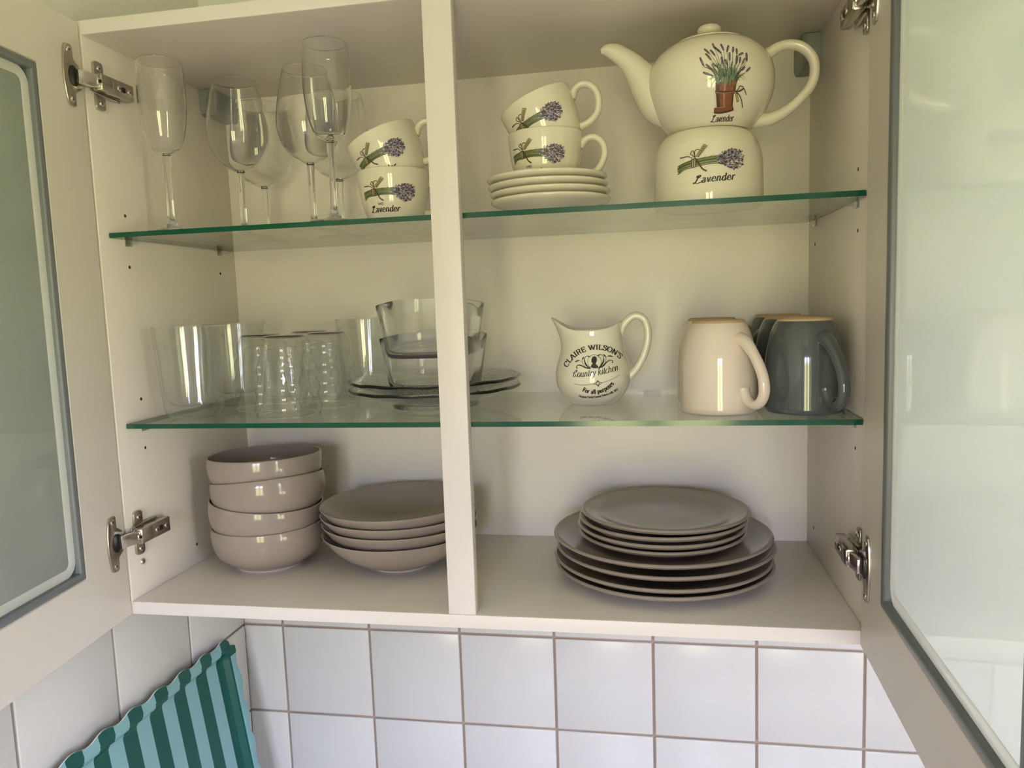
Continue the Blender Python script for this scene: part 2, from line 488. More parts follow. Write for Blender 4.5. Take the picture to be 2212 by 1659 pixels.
# ---- hinges
def rrect(x0, x1, y0, y1, r, n=5):
    out = []
    for cx, cy_, st in ((x1 - r, y0 + r, -90), (x1 - r, y1 - r, 0), (x0 + r, y1 - r, 90), (x0 + r, y0 + r, 180)):
        for k in range(n + 1):
            A = radians(st + 90 * k / n); out.append((cx + r * cos(A), cy_ + r * sin(A)))
    return out
def screw_mesh(mb, P, N, U, r=.0034, h=.0014):
    N = N.normalized(); U = (U - N * U.dot(N)).normalized(); V = N.cross(U)
    M4 = Matrix.Identity(4)
    for i in range(3): M4[i][0] = U[i]; M4[i][1] = V[i]; M4[i][2] = N[i]
    M4.translation = P
    mb.lathe([(r, -.0004), (r, h * .35), (r * .8, h * .8), (r * .4, h), (0, h)], 14, 0, M4)
    for c, s_ in ((.0004, .0020), (.0020, .0004)):
        mb.box(-c, c, -s_, s_, h * .5, h + .0001, mi=1, xf=M4 @ Matrix.Rotation(.5, 4, 'Z'))
def make_hinge(side, zc, which):
    mx = (lambda x: x) if side == 'L' else (lambda x: W - x)
    sg = 1 if side == 'L' else -1
    V = lambda x, y, z: Vector((mx(x), y, z + zc))
    def quadbox(mb, x0, x1, y0, y1, z0, z1, bev=.0012, mi=0, sl=0.0):
        b = MB().box(x0, x1, y0, y1, z0, z1, bev=bev)
        mb.add([V(v[0] + sl * (v[1] - y0), v[1], v[2]) for v in b.v], b.f, mi)
    arm = MB()
    quadbox(arm, .0075, .0185, .004, .064, -.0098, .0098, .0016, 0, -.03)
    quadbox(arm, .0180, .0192, .004, .026, -.0088, .0088, .0005, 0, -.03)
    quadbox(arm, .0150, .0184, .041, .0465, -.0030, .0030, .0002, 1, -.03)
    h = arm.build('hinge', [NICKEL, BLACK], cab, smooth=40)
    mp = MB()
    quadbox(mp, .0, .0030, .006, .060, -.0085, .0085, .0008)
    quadbox(mp, .0028, .0080, .010, .056, -.0075, .0075, .0010)
    for s_ in (-1, 1):
        ol = rrect(.0125, .0285, .008, .0285, .005)
        b = MB().prism(ol, 0, .0034, bev=.0010)
        mp.add([V(v[2], v[0], s_ * v[1]) for v in b.v], b.f)
        b = MB().tube([(0, .010, s_ * .0105), (0, .052, s_ * .0115)], .0016, 8)
        mp.add([V(v[0] + .0040, v[1], v[2]) for v in b.v], b.f)
    mp.build('mounting_plate', NICKEL, h, smooth=40)
    # link arm from the cup to the hinge arm
    lk = MB()
    A = V(.0135, .010, 0); B = door_pt(side, .0195, .004, zc)
    ax = (B - A); L = ax.length; ax.normalize(); up_ = Vector((0, 0, 1)); nn = up_.cross(ax).normalized()
    if (nn.x > 0) != (side == 'L'): nn = -nn
    M4 = Matrix.Identity(4)
    for i in range(3): M4[i][0] = ax[i]; M4[i][1] = nn[i]; M4[i][2] = up_[i]
    M4.translation = A
    lk.box(0, L, -.001, .0046, -.0078, .0078, bev=.0012, xf=M4)
    lk.box(.003, .009, .0040, .0056, -.0035, .0035, bev=.0010, xf=M4)
    lk.box(.0045, .0080, .0050, .0058, -.0018, .0018, mi=1, xf=M4)
    lk.build('link_arm', [CHROME, BLACK], h, smooth=40)
    # cup plate on the door: wings with curved far edge, round cup towards the hinge edge
    ol = []
    for k in range(9):
        t = -1 + 2 * k / 8; ol.append((.0345 + .0040 * (1 - t * t), .0300 * t))
    ol += [(.0320, .0335), (.0270, .0345), (.0220, .0345), (.0200, .0330), (.0195, .0200)]
    for k in range(9):
        A_ = radians(60 + 240 * k / 8) ; A2 = radians(55 + (250 - 0) * k / 8)
        ol.append((.0200 + .0172 * cos(radians(110 + 140 * k / 8)), .0172 * sin(radians(110 + 140 * k / 8))))
    ol += [(.0195, -.0200), (.0200, -.0330), (.0220, -.0345), (.0270, -.0345), (.0320, -.0335)]
    b = MB().prism(ol, 0, .0024, bev=.0010)
    cp = MB(); cp.add([door_pt(side, v[0], v[2], zc + v[1]) for v in b.v], b.f)
    cp.build('cup_plate', NICKEL, h, smooth=40)
    ol = [(.0215 + .0095 * cos(2 * pi * k / 24), .0115 * sin(2 * pi * k / 24)) for k in range(24)]
    b = MB().prism(ol, .0020, .0029)
    cu = MB(); cu.add([door_pt(side, v[0], v[2], zc + v[1]) for v in b.v], b.f)
    cu.build('hinge_cup', BLACK, h, smooth=40)  # flat disc on the plate; the shade of the cup recess is its colour
    dn = door_pt(side, 0, 1, 0) - door_pt(side, 0, 0, 0)
    for P, N in [(door_pt(side, .0270, .0022, zc + .0275), dn), (door_pt(side, .0270, .0022, zc - .0275), dn),
                 (V(.0034, .0205, .0205), Vector((sg, 0, 0))), (V(.0034, .0205, -.0205), Vector((sg, 0, 0))),
                 (V(.0176, .0350, 0), Vector((sg, 0, 0))), (V(.0168, .0550, 0), Vector((sg, 0, 0)))]:
        sm = MB(); screw_mesh(sm, P, N, Vector((0, 0, 1))); sm.build('screw', [CHROME, BLACK], h, smooth=40)
    return h
make_hinge('L', .634, 'upper'); make_hinge('L', .083, 'lower')
make_hinge('R', .642, 'upper'); make_hinge('R', .077, 'lower')

sm = MB(); screw_mesh(sm, Vector((0, .0249, .0431)), Vector((1, 0, 0)), Vector((0, 0, 1)), .0042, .0022)
sm.build('panel_screw', [CHROME, BLACK], cab, smooth=40)

# ---- shelf pin holes in the side panels
def pin_hole(x, y, z):
    mb = MB(); s_ = 1 if x < .4 else -1
    M4 = Matrix.Translation((x, y, z)) @ Matrix.Rotation(s_ * pi / 2, 4, 'Y')
    mb.lathe([(.0021, -.0004), (.0021, .00025), (.0012, .00025), (0, .0001)], 12, 0, M4)
    mb.build('pin_hole', HOLE, cab, smooth=0)
for y, z in ((.0495, .484), (.0495, .420), (.2585, .4185), (.0495, .2515), (.0495, .1875), (.143, .0275)): pin_hole(0, y, z)
for y, z in ((.051, .486), (.0495, .422), (.0475, .187), (.256, .034), (.262, .422)): pin_hole(W, y, z)

# ---- grey covers over the hanging brackets
for side in (0, 1):
    mx = (lambda x: x) if side == 0 else (lambda x: W - x)
    ol = [(.236, .0), (.236, .017), (.2405, .021), (.302, .021), (.302, 0)]
    zs = [(H - .0005, 0), (H - .028, 0), (H - .034, .003), (H - .0365, .008)]
    mb = MB(); vs = []; n = len(ol)
    for z, ins in zs:
        for y, x in ol:
            yy = y + ins if y < .25 else y; vs.append(Vector((mx(max(0, x - (ins * .4 if x > 0 else 0))), yy, z)))
    fs = []
    for k in range(len(zs) - 1):
        for i in range(n):
            j = (i + 1) % n; fs.append((k * n + i, k * n + j, (k + 1) * n + j, (k + 1) * n + i))
    fs.append(tuple(range(n))); fs.append(tuple((len(zs) - 1) * n + i for i in range(n)))
    mb.add(vs, fs); mb.build('bracket_cover', GREYPL, cab, smooth=30)

# ---- clear shelf pins
for zt in (Z1, Z2):
    for side in (0, 1):
        for y in (.051, .2600):
            mx = (lambda x: x) if side == 0 else (lambda x: W - x)
            xs = sorted((mx(.0), mx(.0115)))
            mb = MB().box(xs[0], xs[1], y - .0045, y + .0045, zt - .0062 - .0055, zt - .0062, bev=.0008)
            xs = sorted((mx(.0), mx(.0022)))
            mb.box(xs[0], xs[1], y - .006, y + .006, zt - .0062 - .008, zt - .0062, bev=.0006)
            mb.build('shelf_pin', CLIP, cab, smooth=30)

# ---- glass shelves
def shelf(z, label):
    x0, x1, y0, y1, t = .0012, W - .0012, .0158, D - .004, .006
    mb = MB()
    v = [(x, y, zz) for zz in (z - t, z) for y in (y0, y1) for x in (x0, x1)]
    mb.add(v, [(0, 1, 3, 2), (4, 5, 7, 6)], 0)
    mb.add(v, [(0, 1, 5, 4), (0, 2, 6, 4), (1, 3, 7, 5)], 1); mb.add(v, [(2, 3, 7, 6)], 0)
    o = mb.build('glass_shelf', [SHELFG, SHELFE], None, smooth=0)
    return tag(o, label, 'shelf', 'glass shelves in the wall cabinet')
shelf(Z2, 'upper clear glass shelf with green edge, holding stemware and teapot')
shelf(Z1, 'lower clear glass shelf with green edge, holding tumblers, jug and mugs')

# ================================================================ flat printing: strokes and patches laid on a curved surface
def arc(cx, cy_, rx, ry, a0, a1, n=12):
    return [(cx + rx * cos(radians(a0 + (a1 - a0) * k / n)), cy_ + ry * sin(radians(a0 + (a1 - a0) * k / n))) for k in range(n + 1)]
def st(x, y0=0., y1=1., s=.09):          # a stem with small serifs
    return [[(x, y0), (x, y1)], [(x - s, y0), (x + s, y0)], [(x - s, y1), (x + s, y1)]]
XH = .66
GL = {
 'A': (.74, [[(.04, 0), (.36, 1)], [(.36, 1), (.68, 0)], [(.15, .34), (.56, .34)], [(-.03, 0), (.12, 0)], [(.56, 0), (.78, 0)]]),
 'C': (.74, [arc(.40, .5, .34, .5, 42, 318, 18), [(.66, .62), (.66, .95)]]),
 'D': (.78, st(.14) + [[(.14, 1), (.32, 1)] + arc(.32, .5, .36, .5, 90, -90, 12) + [(.14, 0)]]),
 'E': (.66, st(.14) + [[(.14, 1), (.56, 1), (.56, .80)], [(.14, .52), (.42, .52)], [(.42, .40), (.42, .64)], [(.14, 0), (.58, 0), (.58, .22)]]),
 'F': (.62, st(.14) + [[(.14, 1), (.56, 1), (.56, .80)], [(.14, .52), (.42, .52)], [(.42, .40), (.42, .64)]]),
 'H': (.80, st(.14) + st(.64) + [[(.14, .5), (.64, .5)]]),
 'I': (.36, st(.17, s=.12)),
 'L': (.62, st(.14) + [[(.14, 0), (.54, 0), (.54, .26)]]),
 'N': (.80, [[(.14, 0), (.14, 1)], [(.14, 1), (.64, 0)], [(.64, 0), (.64, 1)], [(.03, 0), (.24, 0)], [(.03, 1), (.16, 1)], [(.54, 1), (.75, 1)]]),
 'O': (.80, [arc(.40, .5, .35, .5, 0, 360, 22)]),
 'P': (.66, st(.14) + [[(.14, 1), (.34, 1)] + arc(.34, .74, .24, .26, 90, -90, 10) + [(.14, .48)]]),
 'R': (.74, st(.14) + [[(.14, 1), (.34, 1)] + arc(.34, .75, .24, .25, 90, -90, 10) + [(.14, .50)], [(.36, .50), (.50, .40), (.56, .06), (.70, .02)]]),
 'S': (.60, [spline([(.50, .80), (.44, .96), (.27, 1.0), (.10, .90), (.10, .70), (.30, .54), (.48, .38), (.50, .15), (.32, 0), (.14, .04), (.07, .22)], 4), [(.50, .72), (.50, .98)], [(.07, .28), (.07, .02)]]),
 'V': (.72, [[(.04, 1), (.36, 0)], [(.36, 0), (.66, 1)]]),
 'W': (1.04, [[(.06, 1), (.28, 0)], [(.28, 0), (.52, .95)], [(.46, 1), (.72, 0)], [(.72, 0), (.96, 1)], [(-.03, 1), (.18, 1)], [(.38, 1), (.58, 1)], [(.86, 1), (1.04, 1)]]),
 "'": (.20, [[(.10, 1.02), (.10, .74)]]),
 '.': (.22, [[(.09, 0), (.09, .10)]]),
 'a': (.54, [[(.10, .52)] + spline([(.12, .58), (.24, .66), (.38, .60), (.40, .45)], 4) + [(.40, .06), (.50, .02)], spline([(.40, .40), (.20, .34), (.08, .18), (.16, .01), (.30, .03), (.40, .14)], 4)]),
 'b': (.58, [[(.12, 1), (.12, 0)], [(.03, 1), (.12, 1)], arc(.31, .32, .20, .33, 150, -150, 14)]),
 'c': (.50, [arc(.29, .33, .22, .33, 48, 312, 14)]),
 'd': (.60, [[(.46, 1), (.46, 0)], [(.37, 1), (.46, 1)], [(.46, 0), (.55, 0)], arc(.27, .32, .20, .33, 30, 330, 14)]),
 'e': (.54, [[(.08, .36), (.48, .36)] + arc(.28, .34, .21, .33, 5, 312, 16)]),
 'g': (.56, [arc(.25, .40, .18, .26, 0, 360, 14), spline([(.40, .18), (.44, -.02), (.40, -.22), (.22, -.28), (.06, -.20)], 4), [(.40, .62), (.52, .64)]]),
 'h': (.64, [[(.13, 1), (.13, 0)], [(.04, 1), (.13, 1)], [(.04, 0), (.23, 0)], spline([(.13, .46), (.26, .64), (.40, .64), (.47, .50), (.47, 0)], 4), [(.38, 0), (.57, 0)]]),
 'i': (.30, [[(.14, .66), (.14, 0)], [(.05, .66), (.14, .66)], [(.05, 0), (.24, 0)], [(.14, .86), (.14, .94)]]),
 'k': (.62, [[(.13, 1), (.13, 0)], [(.04, 1), (.13, 1)], [(.46, .66), (.14, .28)], [(.24, .38), (.54, 0)]]),
 'l': (.30, [[(.14, 1), (.14, 0)], [(.05, 1), (.14, 1)], [(.05, 0), (.24, 0)]]),
 'n': (.64, [[(.13, .66), (.13, 0)], [(.04, .66), (.13, .66)], [(.04, 0), (.23, 0)], spline([(.13, .46), (.26, .64), (.40, .64), (.47, .50), (.47, 0)], 4), [(.38, 0), (.57, 0)]]),
 'o': (.58, [arc(.29, .33, .22, .33, 0, 360, 18)]),
 'p': (.60, [[(.13, .66), (.13, -.30)], [(.04, .66), (.13, .66)], [(.03, -.30), (.25, -.30)], arc(.32, .33, .20, .33, 150, -150, 14)]),
 'r': (.46, [[(.13, .66), (.13, 0)], [(.04, .66), (.13, .66)], [(.04, 0), (.24, 0)], spline([(.13, .42), (.22, .62), (.36, .66), (.40, .56)], 4)]),
 's': (.46, [spline([(.37, .52), (.30, .65), (.16, .65), (.09, .52), (.18, .38), (.32, .28), (.38, .14), (.28, 0), (.14, .01), (.07, .14)], 4)]),
 't': (.36, [[(.15, .90), (.15, .10)] + spline([(.15, .10), (.22, 0), (.33, .08)], 3), [(.03, .66), (.31, .66)]]),
 'u': (.64, [[(.04, .66), (.13, .66)] + spline([(.13, .66), (.13, .16), (.24, 0), (.38, .06), (.46, .20)], 4), [(.46, .66), (.46, 0)], [(.46, 0), (.56, 0)]]),
 'v': (.54, [[(.05, .66), (.26, 0)], [(.26, 0), (.47, .66)]]),
 'y': (.56, [[(.05, .66), (.28, 0)], [(.49, .66), (.28, 0)] + spline([(.28, 0), (.18, -.26), (.04, -.26)], 3)]),
 '1': (.46, [[(.10, .80), (.24, 1), (.24, 0)], [(.10, 0), (.38, 0)]]),
 '3': (.54, [spline([(.08, .86), (.24, 1), (.42, .88), (.38, .62), (.22, .54), (.42, .44), (.46, .18), (.26, 0), (.06, .12)], 4)]),
 '7': (.50, [[(.06, .84), (.08, 1), (.46, 1), (.20, 0)]]),
 '8': (.54, [arc(.27, .76, .17, .23, 0, 360, 14), arc(.27, .27, .21, .27, 0, 360, 14)]),
 # handwriting capitals
 'scriptL': (.86, [spline([(.30, .86), (.20, .80), (.22, .95), (.34, 1.02)], 4), spline([(.26, .70), (.48, .74), (.66, .92), (.58, 1.06), (.44, .98), (.34, .70), (.24, .36), (.08, .08), (-.08, .02), (-.10, .14), (.06, .16), (.26, .04), (.50, -.02), (.74, .10)], 6)]),
 'scriptC': (.78, [spline([(.20, .62), (.06, .60), (-.04, .72)], 4), spline([(.46, .70), (.58, .92), (.52, 1.06), (.36, .98), (.20, .60), (.14, .22), (.26, .02), (.46, .10), (.58, .34)], 6)]),
}
def text_strokes(s, size, thick, thin, slant=0., track=0., serif=True, script=False, place=None):
    """returns [(points, width function)], laid along place(x, y) -> (u, v)"""
    out = []; x = 0.
    toks = []
    i = 0
    while i < len(s):
        if s[i] == '<': j = s.index('>', i); toks.append(s[i + 1:j]); i = j + 1
        else: toks.append(s[i]); i += 1
    for ci, c in enumerate(toks):
        if c == ' ': x += .36 + track; continue
        adv, strokes = GL[c]
        for q in strokes:
            if not serif and len(q) == 2 and abs(q[0][1] - q[1][1]) < 1e-6 and abs(q[0][0] - q[1][0]) < .25 and c not in 'eft': continue
            if len(q) == 2:      # subdivide straight strokes so that they follow the surface
                q = [(q[0][0] + (q[1][0] - q[0][0]) * k / 4, q[0][1] + (q[1][1] - q[0][1]) * k / 4) for k in range(5)]
            ws = []
            for k in range(len(q)):
                a, b = q[max(k - 1, 0)], q[min(k + 1, len(q) - 1)]
                L = sqrt((b[0] - a[0]) ** 2 + (b[1] - a[1]) ** 2) or 1
                ws.append((thin + (thick - thin) * (abs(b[1] - a[1]) / L) ** 1.5) * size)
            pts = [((x + px + slant * py) * size, py * size) for px, py in q]
            out.append(([place(*p_) for p_ in pts] if place else pts, ws))
        if script and c not in ('.', "'") and ci + 1 < len(toks) and toks[ci + 1] != ' ':
            q = [(x + adv * .80, .05), (x + adv * 1.0, .02 + .05), (x + adv * 1.12, .30)]
            out.append(([(place((a + slant * b) * size, b * size) if place else ((a + slant * b) * size, b * size)) for a, b in spline(q, 3)], [thin * size] * 7))
        x += adv + track
    return out, x * size
def text_width(s, size, track=0.):
    return text_strokes(s, size, .1, .05, 0, track)[1]

class Print:
    """collects coloured strokes and patches in flat (u,v) and lays them on a surface"""
    def __init__(s, surf): s.surf = surf; s.mb = MB(); s.mats = []; s.layer = 0
    def mi(s, m):
        if m not in s.mats: s.mats.append(m)
        return s.mats.index(m)
    def eps(s): s.layer += 1; return .00018 + .0000016 * s.layer
    def stroke(s, pts, w, m):
        n = len(pts)
        if not isinstance(w, (list, tuple)): w = [w] * n
        w = list(w) + [w[-1]] * (n - len(w))
        e_ = s.eps(); vs = []; fs = []
        for k in range(n):
            a, b = pts[max(k - 1, 0)], pts[min(k + 1, n - 1)]
            dx, dy = b[0] - a[0], b[1] - a[1]; L = sqrt(dx * dx + dy * dy) or 1
            nx, ny = -dy / L * w[k] / 2, dx / L * w[k] / 2
            vs.append(s.surf(pts[k][0] + nx, pts[k][1] + ny, e_)); vs.append(s.surf(pts[k][0] - nx, pts[k][1] - ny, e_))
        for k in range(n - 1): fs.append((2 * k, 2 * k + 1, 2 * k + 3, 2 * k + 2))
        s.mb.add(vs, fs, s.mi(m))
    def leaf(s, u, v, ang, ln, wd, m):
        e_ = s.eps(); c, d = cos(ang), sin(ang); out = []
        for a, b in ((-.5, 0), (-.15, .5), (.2, .45), (.5, 0), (.2, -.45), (-.15, -.5)):
            x, y = a * ln, b * wd; out.append(s.surf(u + x * c - y * d, v + x * d + y * c, e_))
        s.mb.add(out, [(0, 5, 4, 3, 2, 1)], s.mi(m))
    def quad(s, p, m, nu=6, nv=6):
        e_ = s.eps(); vs = []; fs = []
        for j in range(nv + 1):
            for i in range(nu + 1):
                a, b = i / nu, j / nv
                q = [(p[0][k] * (1 - a) + p[1][k] * a) * (1 - b) + (p[3][k] * (1 - a) + p[2][k] * a) * b for k in (0, 1)]
                vs.append(s.surf(q[0], q[1], e_))
        for j in range(nv):
            for i in range(nu): o = j * (nu + 1) + i; fs.append((o, o + 1, o + nu + 2, o + nu + 1))
        s.mb.add(vs, fs, s.mi(m))
    def poly(s, p, m):
        e_ = s.eps() + .00006
        tri = tessellate_polygon([[Vector((a, b, 0)) for a, b in p]])
        s.mb.add([s.surf(a, b, e_) for a, b in p], [tuple(t) for t in tri], s.mi(m))
    def text(s, txt, m, **k):
        st_, w_ = text_strokes(txt, **k)
        for p_, w in st_: s.stroke(p_, w, m)
    def build(s, name, parent, **kw):
        return s.mb.build(name, s.mats, parent, smooth=0, fix=False, **kw)

def surf_arc(Rz, th0, Rref):
    """transfer wrapped round a turned body: u runs along the arc, th0 = heading of the middle (0 = -Y, + to +X)"""
    def f(u, v, e_):
        r = Rz(v) + e_; a = th0 + u / Rref
        return Vector((r * sin(a), -r * cos(a), v))
    return f
def surf_front(Rz, head):
    """transfer put on from the front: u is the sideways offset from the axis"""
    def f(u, v, e_):
        r = Rz(v); uu = max(-r * .985, min(r * .985, u)); a = head + asin(uu / r)
        return Vector(((r + e_) * sin(a), -(r + e_) * cos(a), v))
    return f

def lavender_bunch(P, tf, seed, bend=True, mark=False):
    """tied bunch of lavender lying on its side; drawn in a 1535 x 600 grid, tf maps it to (u,v)"""
    rnd = random.Random(seed); K = tf.scale
    q = lambda x, y: tf(x, y)
    for k in range(46):
        t = rnd.random()
        x0 = 240 + rnd.random() * 55; y0 = 630 + 185 * t
        pts = [(x0, y0 + (15 if t > .8 else 0)), (430, 575 + 165 * t), (625, 532 + 178 * t), (900, 497 + 168 * t), (1080, 478 + 175 * t), (1230 + rnd.random() * 120, 455 + 190 * t)]
        m = rnd.choice([TGREEN, TGREEN2, TGREEN, LEAFD, LEAFD])
        P.stroke([q(*a) for a in spline(pts, 3)], (9 + rnd.random() * 8) * K, m)
    for a, b in (((780, 530), (925, 455)), ((960, 500), (1065, 435)), ((1000, 500), (1140, 475))):
        P.stroke([q(*a), q((a[0] + b[0]) / 2, (a[1] + b[1]) / 2 + 10), q(*b)], [12 * K, 9 * K, 3 * K], TGREEN)
    for k in range(360):
        for _ in range(30):
            x = 1130 + rnd.random() * 630; y = 300 + rnd.random() * 500
            half = 62 + 158 * min(1, (x - 1120) / 340.) ** .9
            cyc = 560 - (x - 1200) * .02
            if abs(y - cyc) < half * sqrt(max(.05, 1 - (max(0, x - 1520) / 250.) ** 2)): break
        ang = -atan2(y - 600, x - 950) + rnd.uniform(-.7, .7)
        m = rnd.choice([PUR1, PUR1, PUR1, PUR2, PUR2, PUR3, PUR3])
        c, d = q(x, y)
        P.leaf(c, d, ang + tf.rot, (44 + rnd.random() * 34) * K, (17 + rnd.random() * 12) * K, m)
    for x, y in ((1385, 355), (1460, 335), (1520, 345), (1585, 360), (1640, 350), (1680, 390), (1720, 380), (1240, 410), (1300, 395), (1740, 510), (1510, 785), (1760, 470)):
        c, d = q(x, y); P.leaf(c, d, 1.0 + tf.rot, 52 * K, 22 * K, rnd.choice([PUR1, PUR2]))
    # band and ribbon
    P.quad([q(572, 530), q(684, 500), q(680, 712), q(588, 716)], BROWN)
    P.quad([q(596, 545), q(620, 540), q(624, 705), q(602, 706)], TAN, 2, 4)
    P.quad([q(642, 535), q(666, 530), q(664, 700), q(644, 702)], TAN, 2, 4)
    P.stroke([q(*a) for a in spline([(655, 500), (600, 440), (555, 405), (580, 355), (612, 345), (640, 420), (660, 500)], 4)], 17 * K, BROWN)
    P.stroke([q(*a) for a in spline([(660, 500), (648, 400), (655, 345), (700, 322), (755, 330)], 4)], 17 * K, BROWN)
    P.stroke([q(*a) for a in spline([(605, 505), (520, 460), (470, 456), (310, 470)], 4)], [16 * K] * 9 + [24 * K] * 4, BROWN)
    P.stroke([q(*a) for a in spline([(680, 520), (780, 690), (830, 760), (915, 806)], 4)], 30 * K, BROWN)
    # tag
    P.quad([q(838, 210), q(926, 256), q(738, 494), q(668, 470)], BROWN, 2, 6)
    P.quad([q(840, 224), q(908, 260), q(730, 480), q(682, 464)], TAN, 2, 6)
    ax, ay = q(712, 468); bx, by = q(858, 262)
    L = sqrt((bx - ax) ** 2 + (by - ay) ** 2); sz = 52 * K
    w0 = text_width('LAVENDER', sz)
    def pl(x, y):
        x *= L / w0; return (ax + (bx - ax) / L * x - (by - ay) / L * (y - sz / 2) * .9, ay + (by - ay) / L * x + (bx - ax) / L * (y - sz / 2) * .9)
    P.text('LAVENDER', INK, size=sz, thick=.13, thin=.08, serif=False, place=pl)

class Grid:
    """drawing grid (y down) -> (u, v): centre, scale, turn"""
    def __init__(s, cx, cy_, u0, v0, scale, rot=0.): s.c = (cx, cy_); s.o = (u0, v0); s.scale = scale; s.rot = rot
    def __call__(s, x, y):
        a, b = (x - s.c[0]) * s.scale, -(y - s.c[1]) * s.scale
        return (s.o[0] + a * cos(s.rot) - b * sin(s.rot), s.o[1] + a * sin(s.rot) + b * cos(s.rot))

# ================================================================ dinnerware on the cabinet floor
def shell(outer, t, rim=.5):
    """outer profile (r,z) from base centre to rim -> closed wall of thickness t with a rounded lip"""
    o = list(outer); n = len(o); inner = []
    for k in range(n - 1, 0, -1):
        a, b = o[max(k - 1, 0)], o[min(k + 1, n - 1)]
        dx, dz = b[0] - a[0], b[1] - a[1]; L = sqrt(dx * dx + dz * dz) or 1
        r, z = o[k][0] - dz / L * t, o[k][1] + dx / L * t
        if r > .0005: inner.append((r, z))
    lip = []
    (r0, z0), (r1, z1) = o[-1], inner[0]
    mx_, mz = (r0 + r1) / 2, (z0 + z1) / 2; a, b = o[-2], o[-1]
    dx, dz = b[0] - a[0], b[1] - a[1]; L = sqrt(dx * dx + dz * dz) or 1
    for k in (1, 2, 3):
        A = pi * k / 4
        lip.append((mx_ + (r0 - mx_) * cos(A) + dx / L * t / 2 * sin(A), mz + (z0 - mz) * cos(A) + dz / L * t / 2 * sin(A)))
    return o + lip + inner + [(0, inner[-1][1])]

# ---- deep bowls
BOWL = [(0, .0015), (.040, .0015), (.0415, 0), (.0455, 0), (.0465, .0022)] + spline([(.0470, .004), (.0600, .0100), (.0715, .0215), (.0772, .0360), (.0788, .0500), (.0780, .0600)], 5)
b0 = thing('soup_bowl', 'deep taupe glazed bowl at the bottom of the four-bowl stack', 'bowl', (.108, .155, .0004), group='stack of deep taupe bowls')
mb = MB(); mb.lathe(shell(BOWL, .0027), 96); mb.build('bowl_body', TAUPE, b0, smooth=50)
mb = MB(); mb.lathe([(.0400, .0010), (.0414, -.0003), (.0456, -.0003), (.0466, .0020), (.0440, .0022)], 64); mb.build('foot_ring', BARE, b0, smooth=50)
copy_thing(b0, 'deep taupe bowl second from the bottom of the stack', (.1022, .154, .0332), (radians(-.4), radians(5.6), 0))
copy_thing(b0, 'strongly tilted taupe bowl second from the top of the stack', (.1170, .149, .0657), (radians(-5.76), radians(-5.4), 0))
copy_thing(b0, 'deep taupe bowl on top of the four-bowl stack, inside showing', (.1080, .157, .0977), (radians(-1.6), radians(-.6), 0))

# ---- shallow bowls
PASTA_IN = spline([(.1058, .0502), (.0945, .0382), (.0790, .0250), (.0600, .0140), (.0400, .0085), (.0200, .0070), (.0080, .0068)], 5) + [(0, .0068)]
PASTA = [(0, .0015), (.038, .0015), (.0395, 0), (.0425, 0), (.0432, .002)] + spline([(.0436, .0030), (.060, .0085), (.080, .0200), (.096, .0340), (.1072, .0490)], 5)
b0 = thing('pasta_bowl', 'wide shallow taupe bowl at the bottom of its stack beside the post', 'bowl', (.3000, .168, .0004), group='stack of wide shallow taupe bowls')
mb = MB(); mb.lathe(PASTA + [(.1077, .0502), (.1069, .0510)] + PASTA_IN, 96); mb.build('bowl_body', TAUPE, b0, smooth=50)
mb = MB(); mb.lathe([(.0382, .0010), (.0394, -.0003), (.0426, -.0003), (.0434, .0018), (.0410, .0020)], 64); mb.build('foot_ring', BARE, b0, smooth=50)
copy_thing(b0, 'wide shallow taupe bowl second from the bottom of its stack', (.3000, .168, .0152), (0, radians(.4), 0))
copy_thing(b0, 'wide shallow taupe bowl second from the top of its stack', (.2985, .168, .0275), (0, radians(.3), 0))
copy_thing(b0, 'wide shallow taupe bowl on top of its stack, inside showing', (.2995, .168, .0395), (0, radians(-.6), 0))

# ---- dinner plates and side plates
def plate_prof(R, base, h):
    k = R / .1395
    return [(0, .0016), (base - .003, .0016), (base - .0015, 0), (base + .0015, 0), (base + .003, .0018)] + spline([(base + .004, .0022), (base + .016 * k, .0036), (R * .80, .0078), (R * .93, h * .74), (R * .985, h)], 5)
def make_plate(name, label, R, base, h, loc, group, rot=(0, 0, 0)):
    p_ = thing(name, label, 'plate', loc, rot, group)
    top_ = spline([(R * .985 - .0018, h + .0034), (R * .93, h * .74 + .0042), (R * .82, .0128), (R * .70, .0086), (R * .60, .0068), (R * .50, .0060), (R * .30, .0058), (R * .12, .0060)], 6)
    mb = MB(); mb.lathe(plate_prof(R, base, h) + [(R * .985 + .0012, h + .0012), (R * .985 + .0004, h + .0028)] + top_ + [(0, .0064)], 120); mb.build('plate_body', TAUPE, p_, smooth=50)
    mb = MB(); mb.lathe([(base - .0028, .0012), (base - .0014, -.0003), (base + .0014, -.0003), (base + .0028, .0014), (base, .0016)], 64); mb.build('foot_ring', BARE, p_, smooth=50)
    return p_
g = 'taupe dinner plates under the side plates'
p0 = make_plate('dinner_plate', 'lowest of the four large taupe dinner plates', .1405, .082, .0165, (.6610, .1585, .0004), g)
copy_thing(p0, 'large taupe dinner plate second from the bottom', (.6590, .1585, .0096), (0, radians(.5), 0))
copy_thing(p0, 'large taupe dinner plate third from the bottom', (.6625, .1585, .0236), (radians(-.3), radians(-.2), 0))
copy_thing(p0, 'topmost large taupe dinner plate, right under the small plates', (.6590, .1580, .0382), (0, radians(.3), 0))
g = 'taupe side plates stacked on the dinner plates'
p0 = make_plate('side_plate', 'lowest of the four small taupe side plates', .1080, .060, .0145, (.6595, .1550, .0452), g)
copy_thing(p0, 'small taupe side plate second from the bottom', (.6590, .1550, .0535), (0, radians(.3), 0))
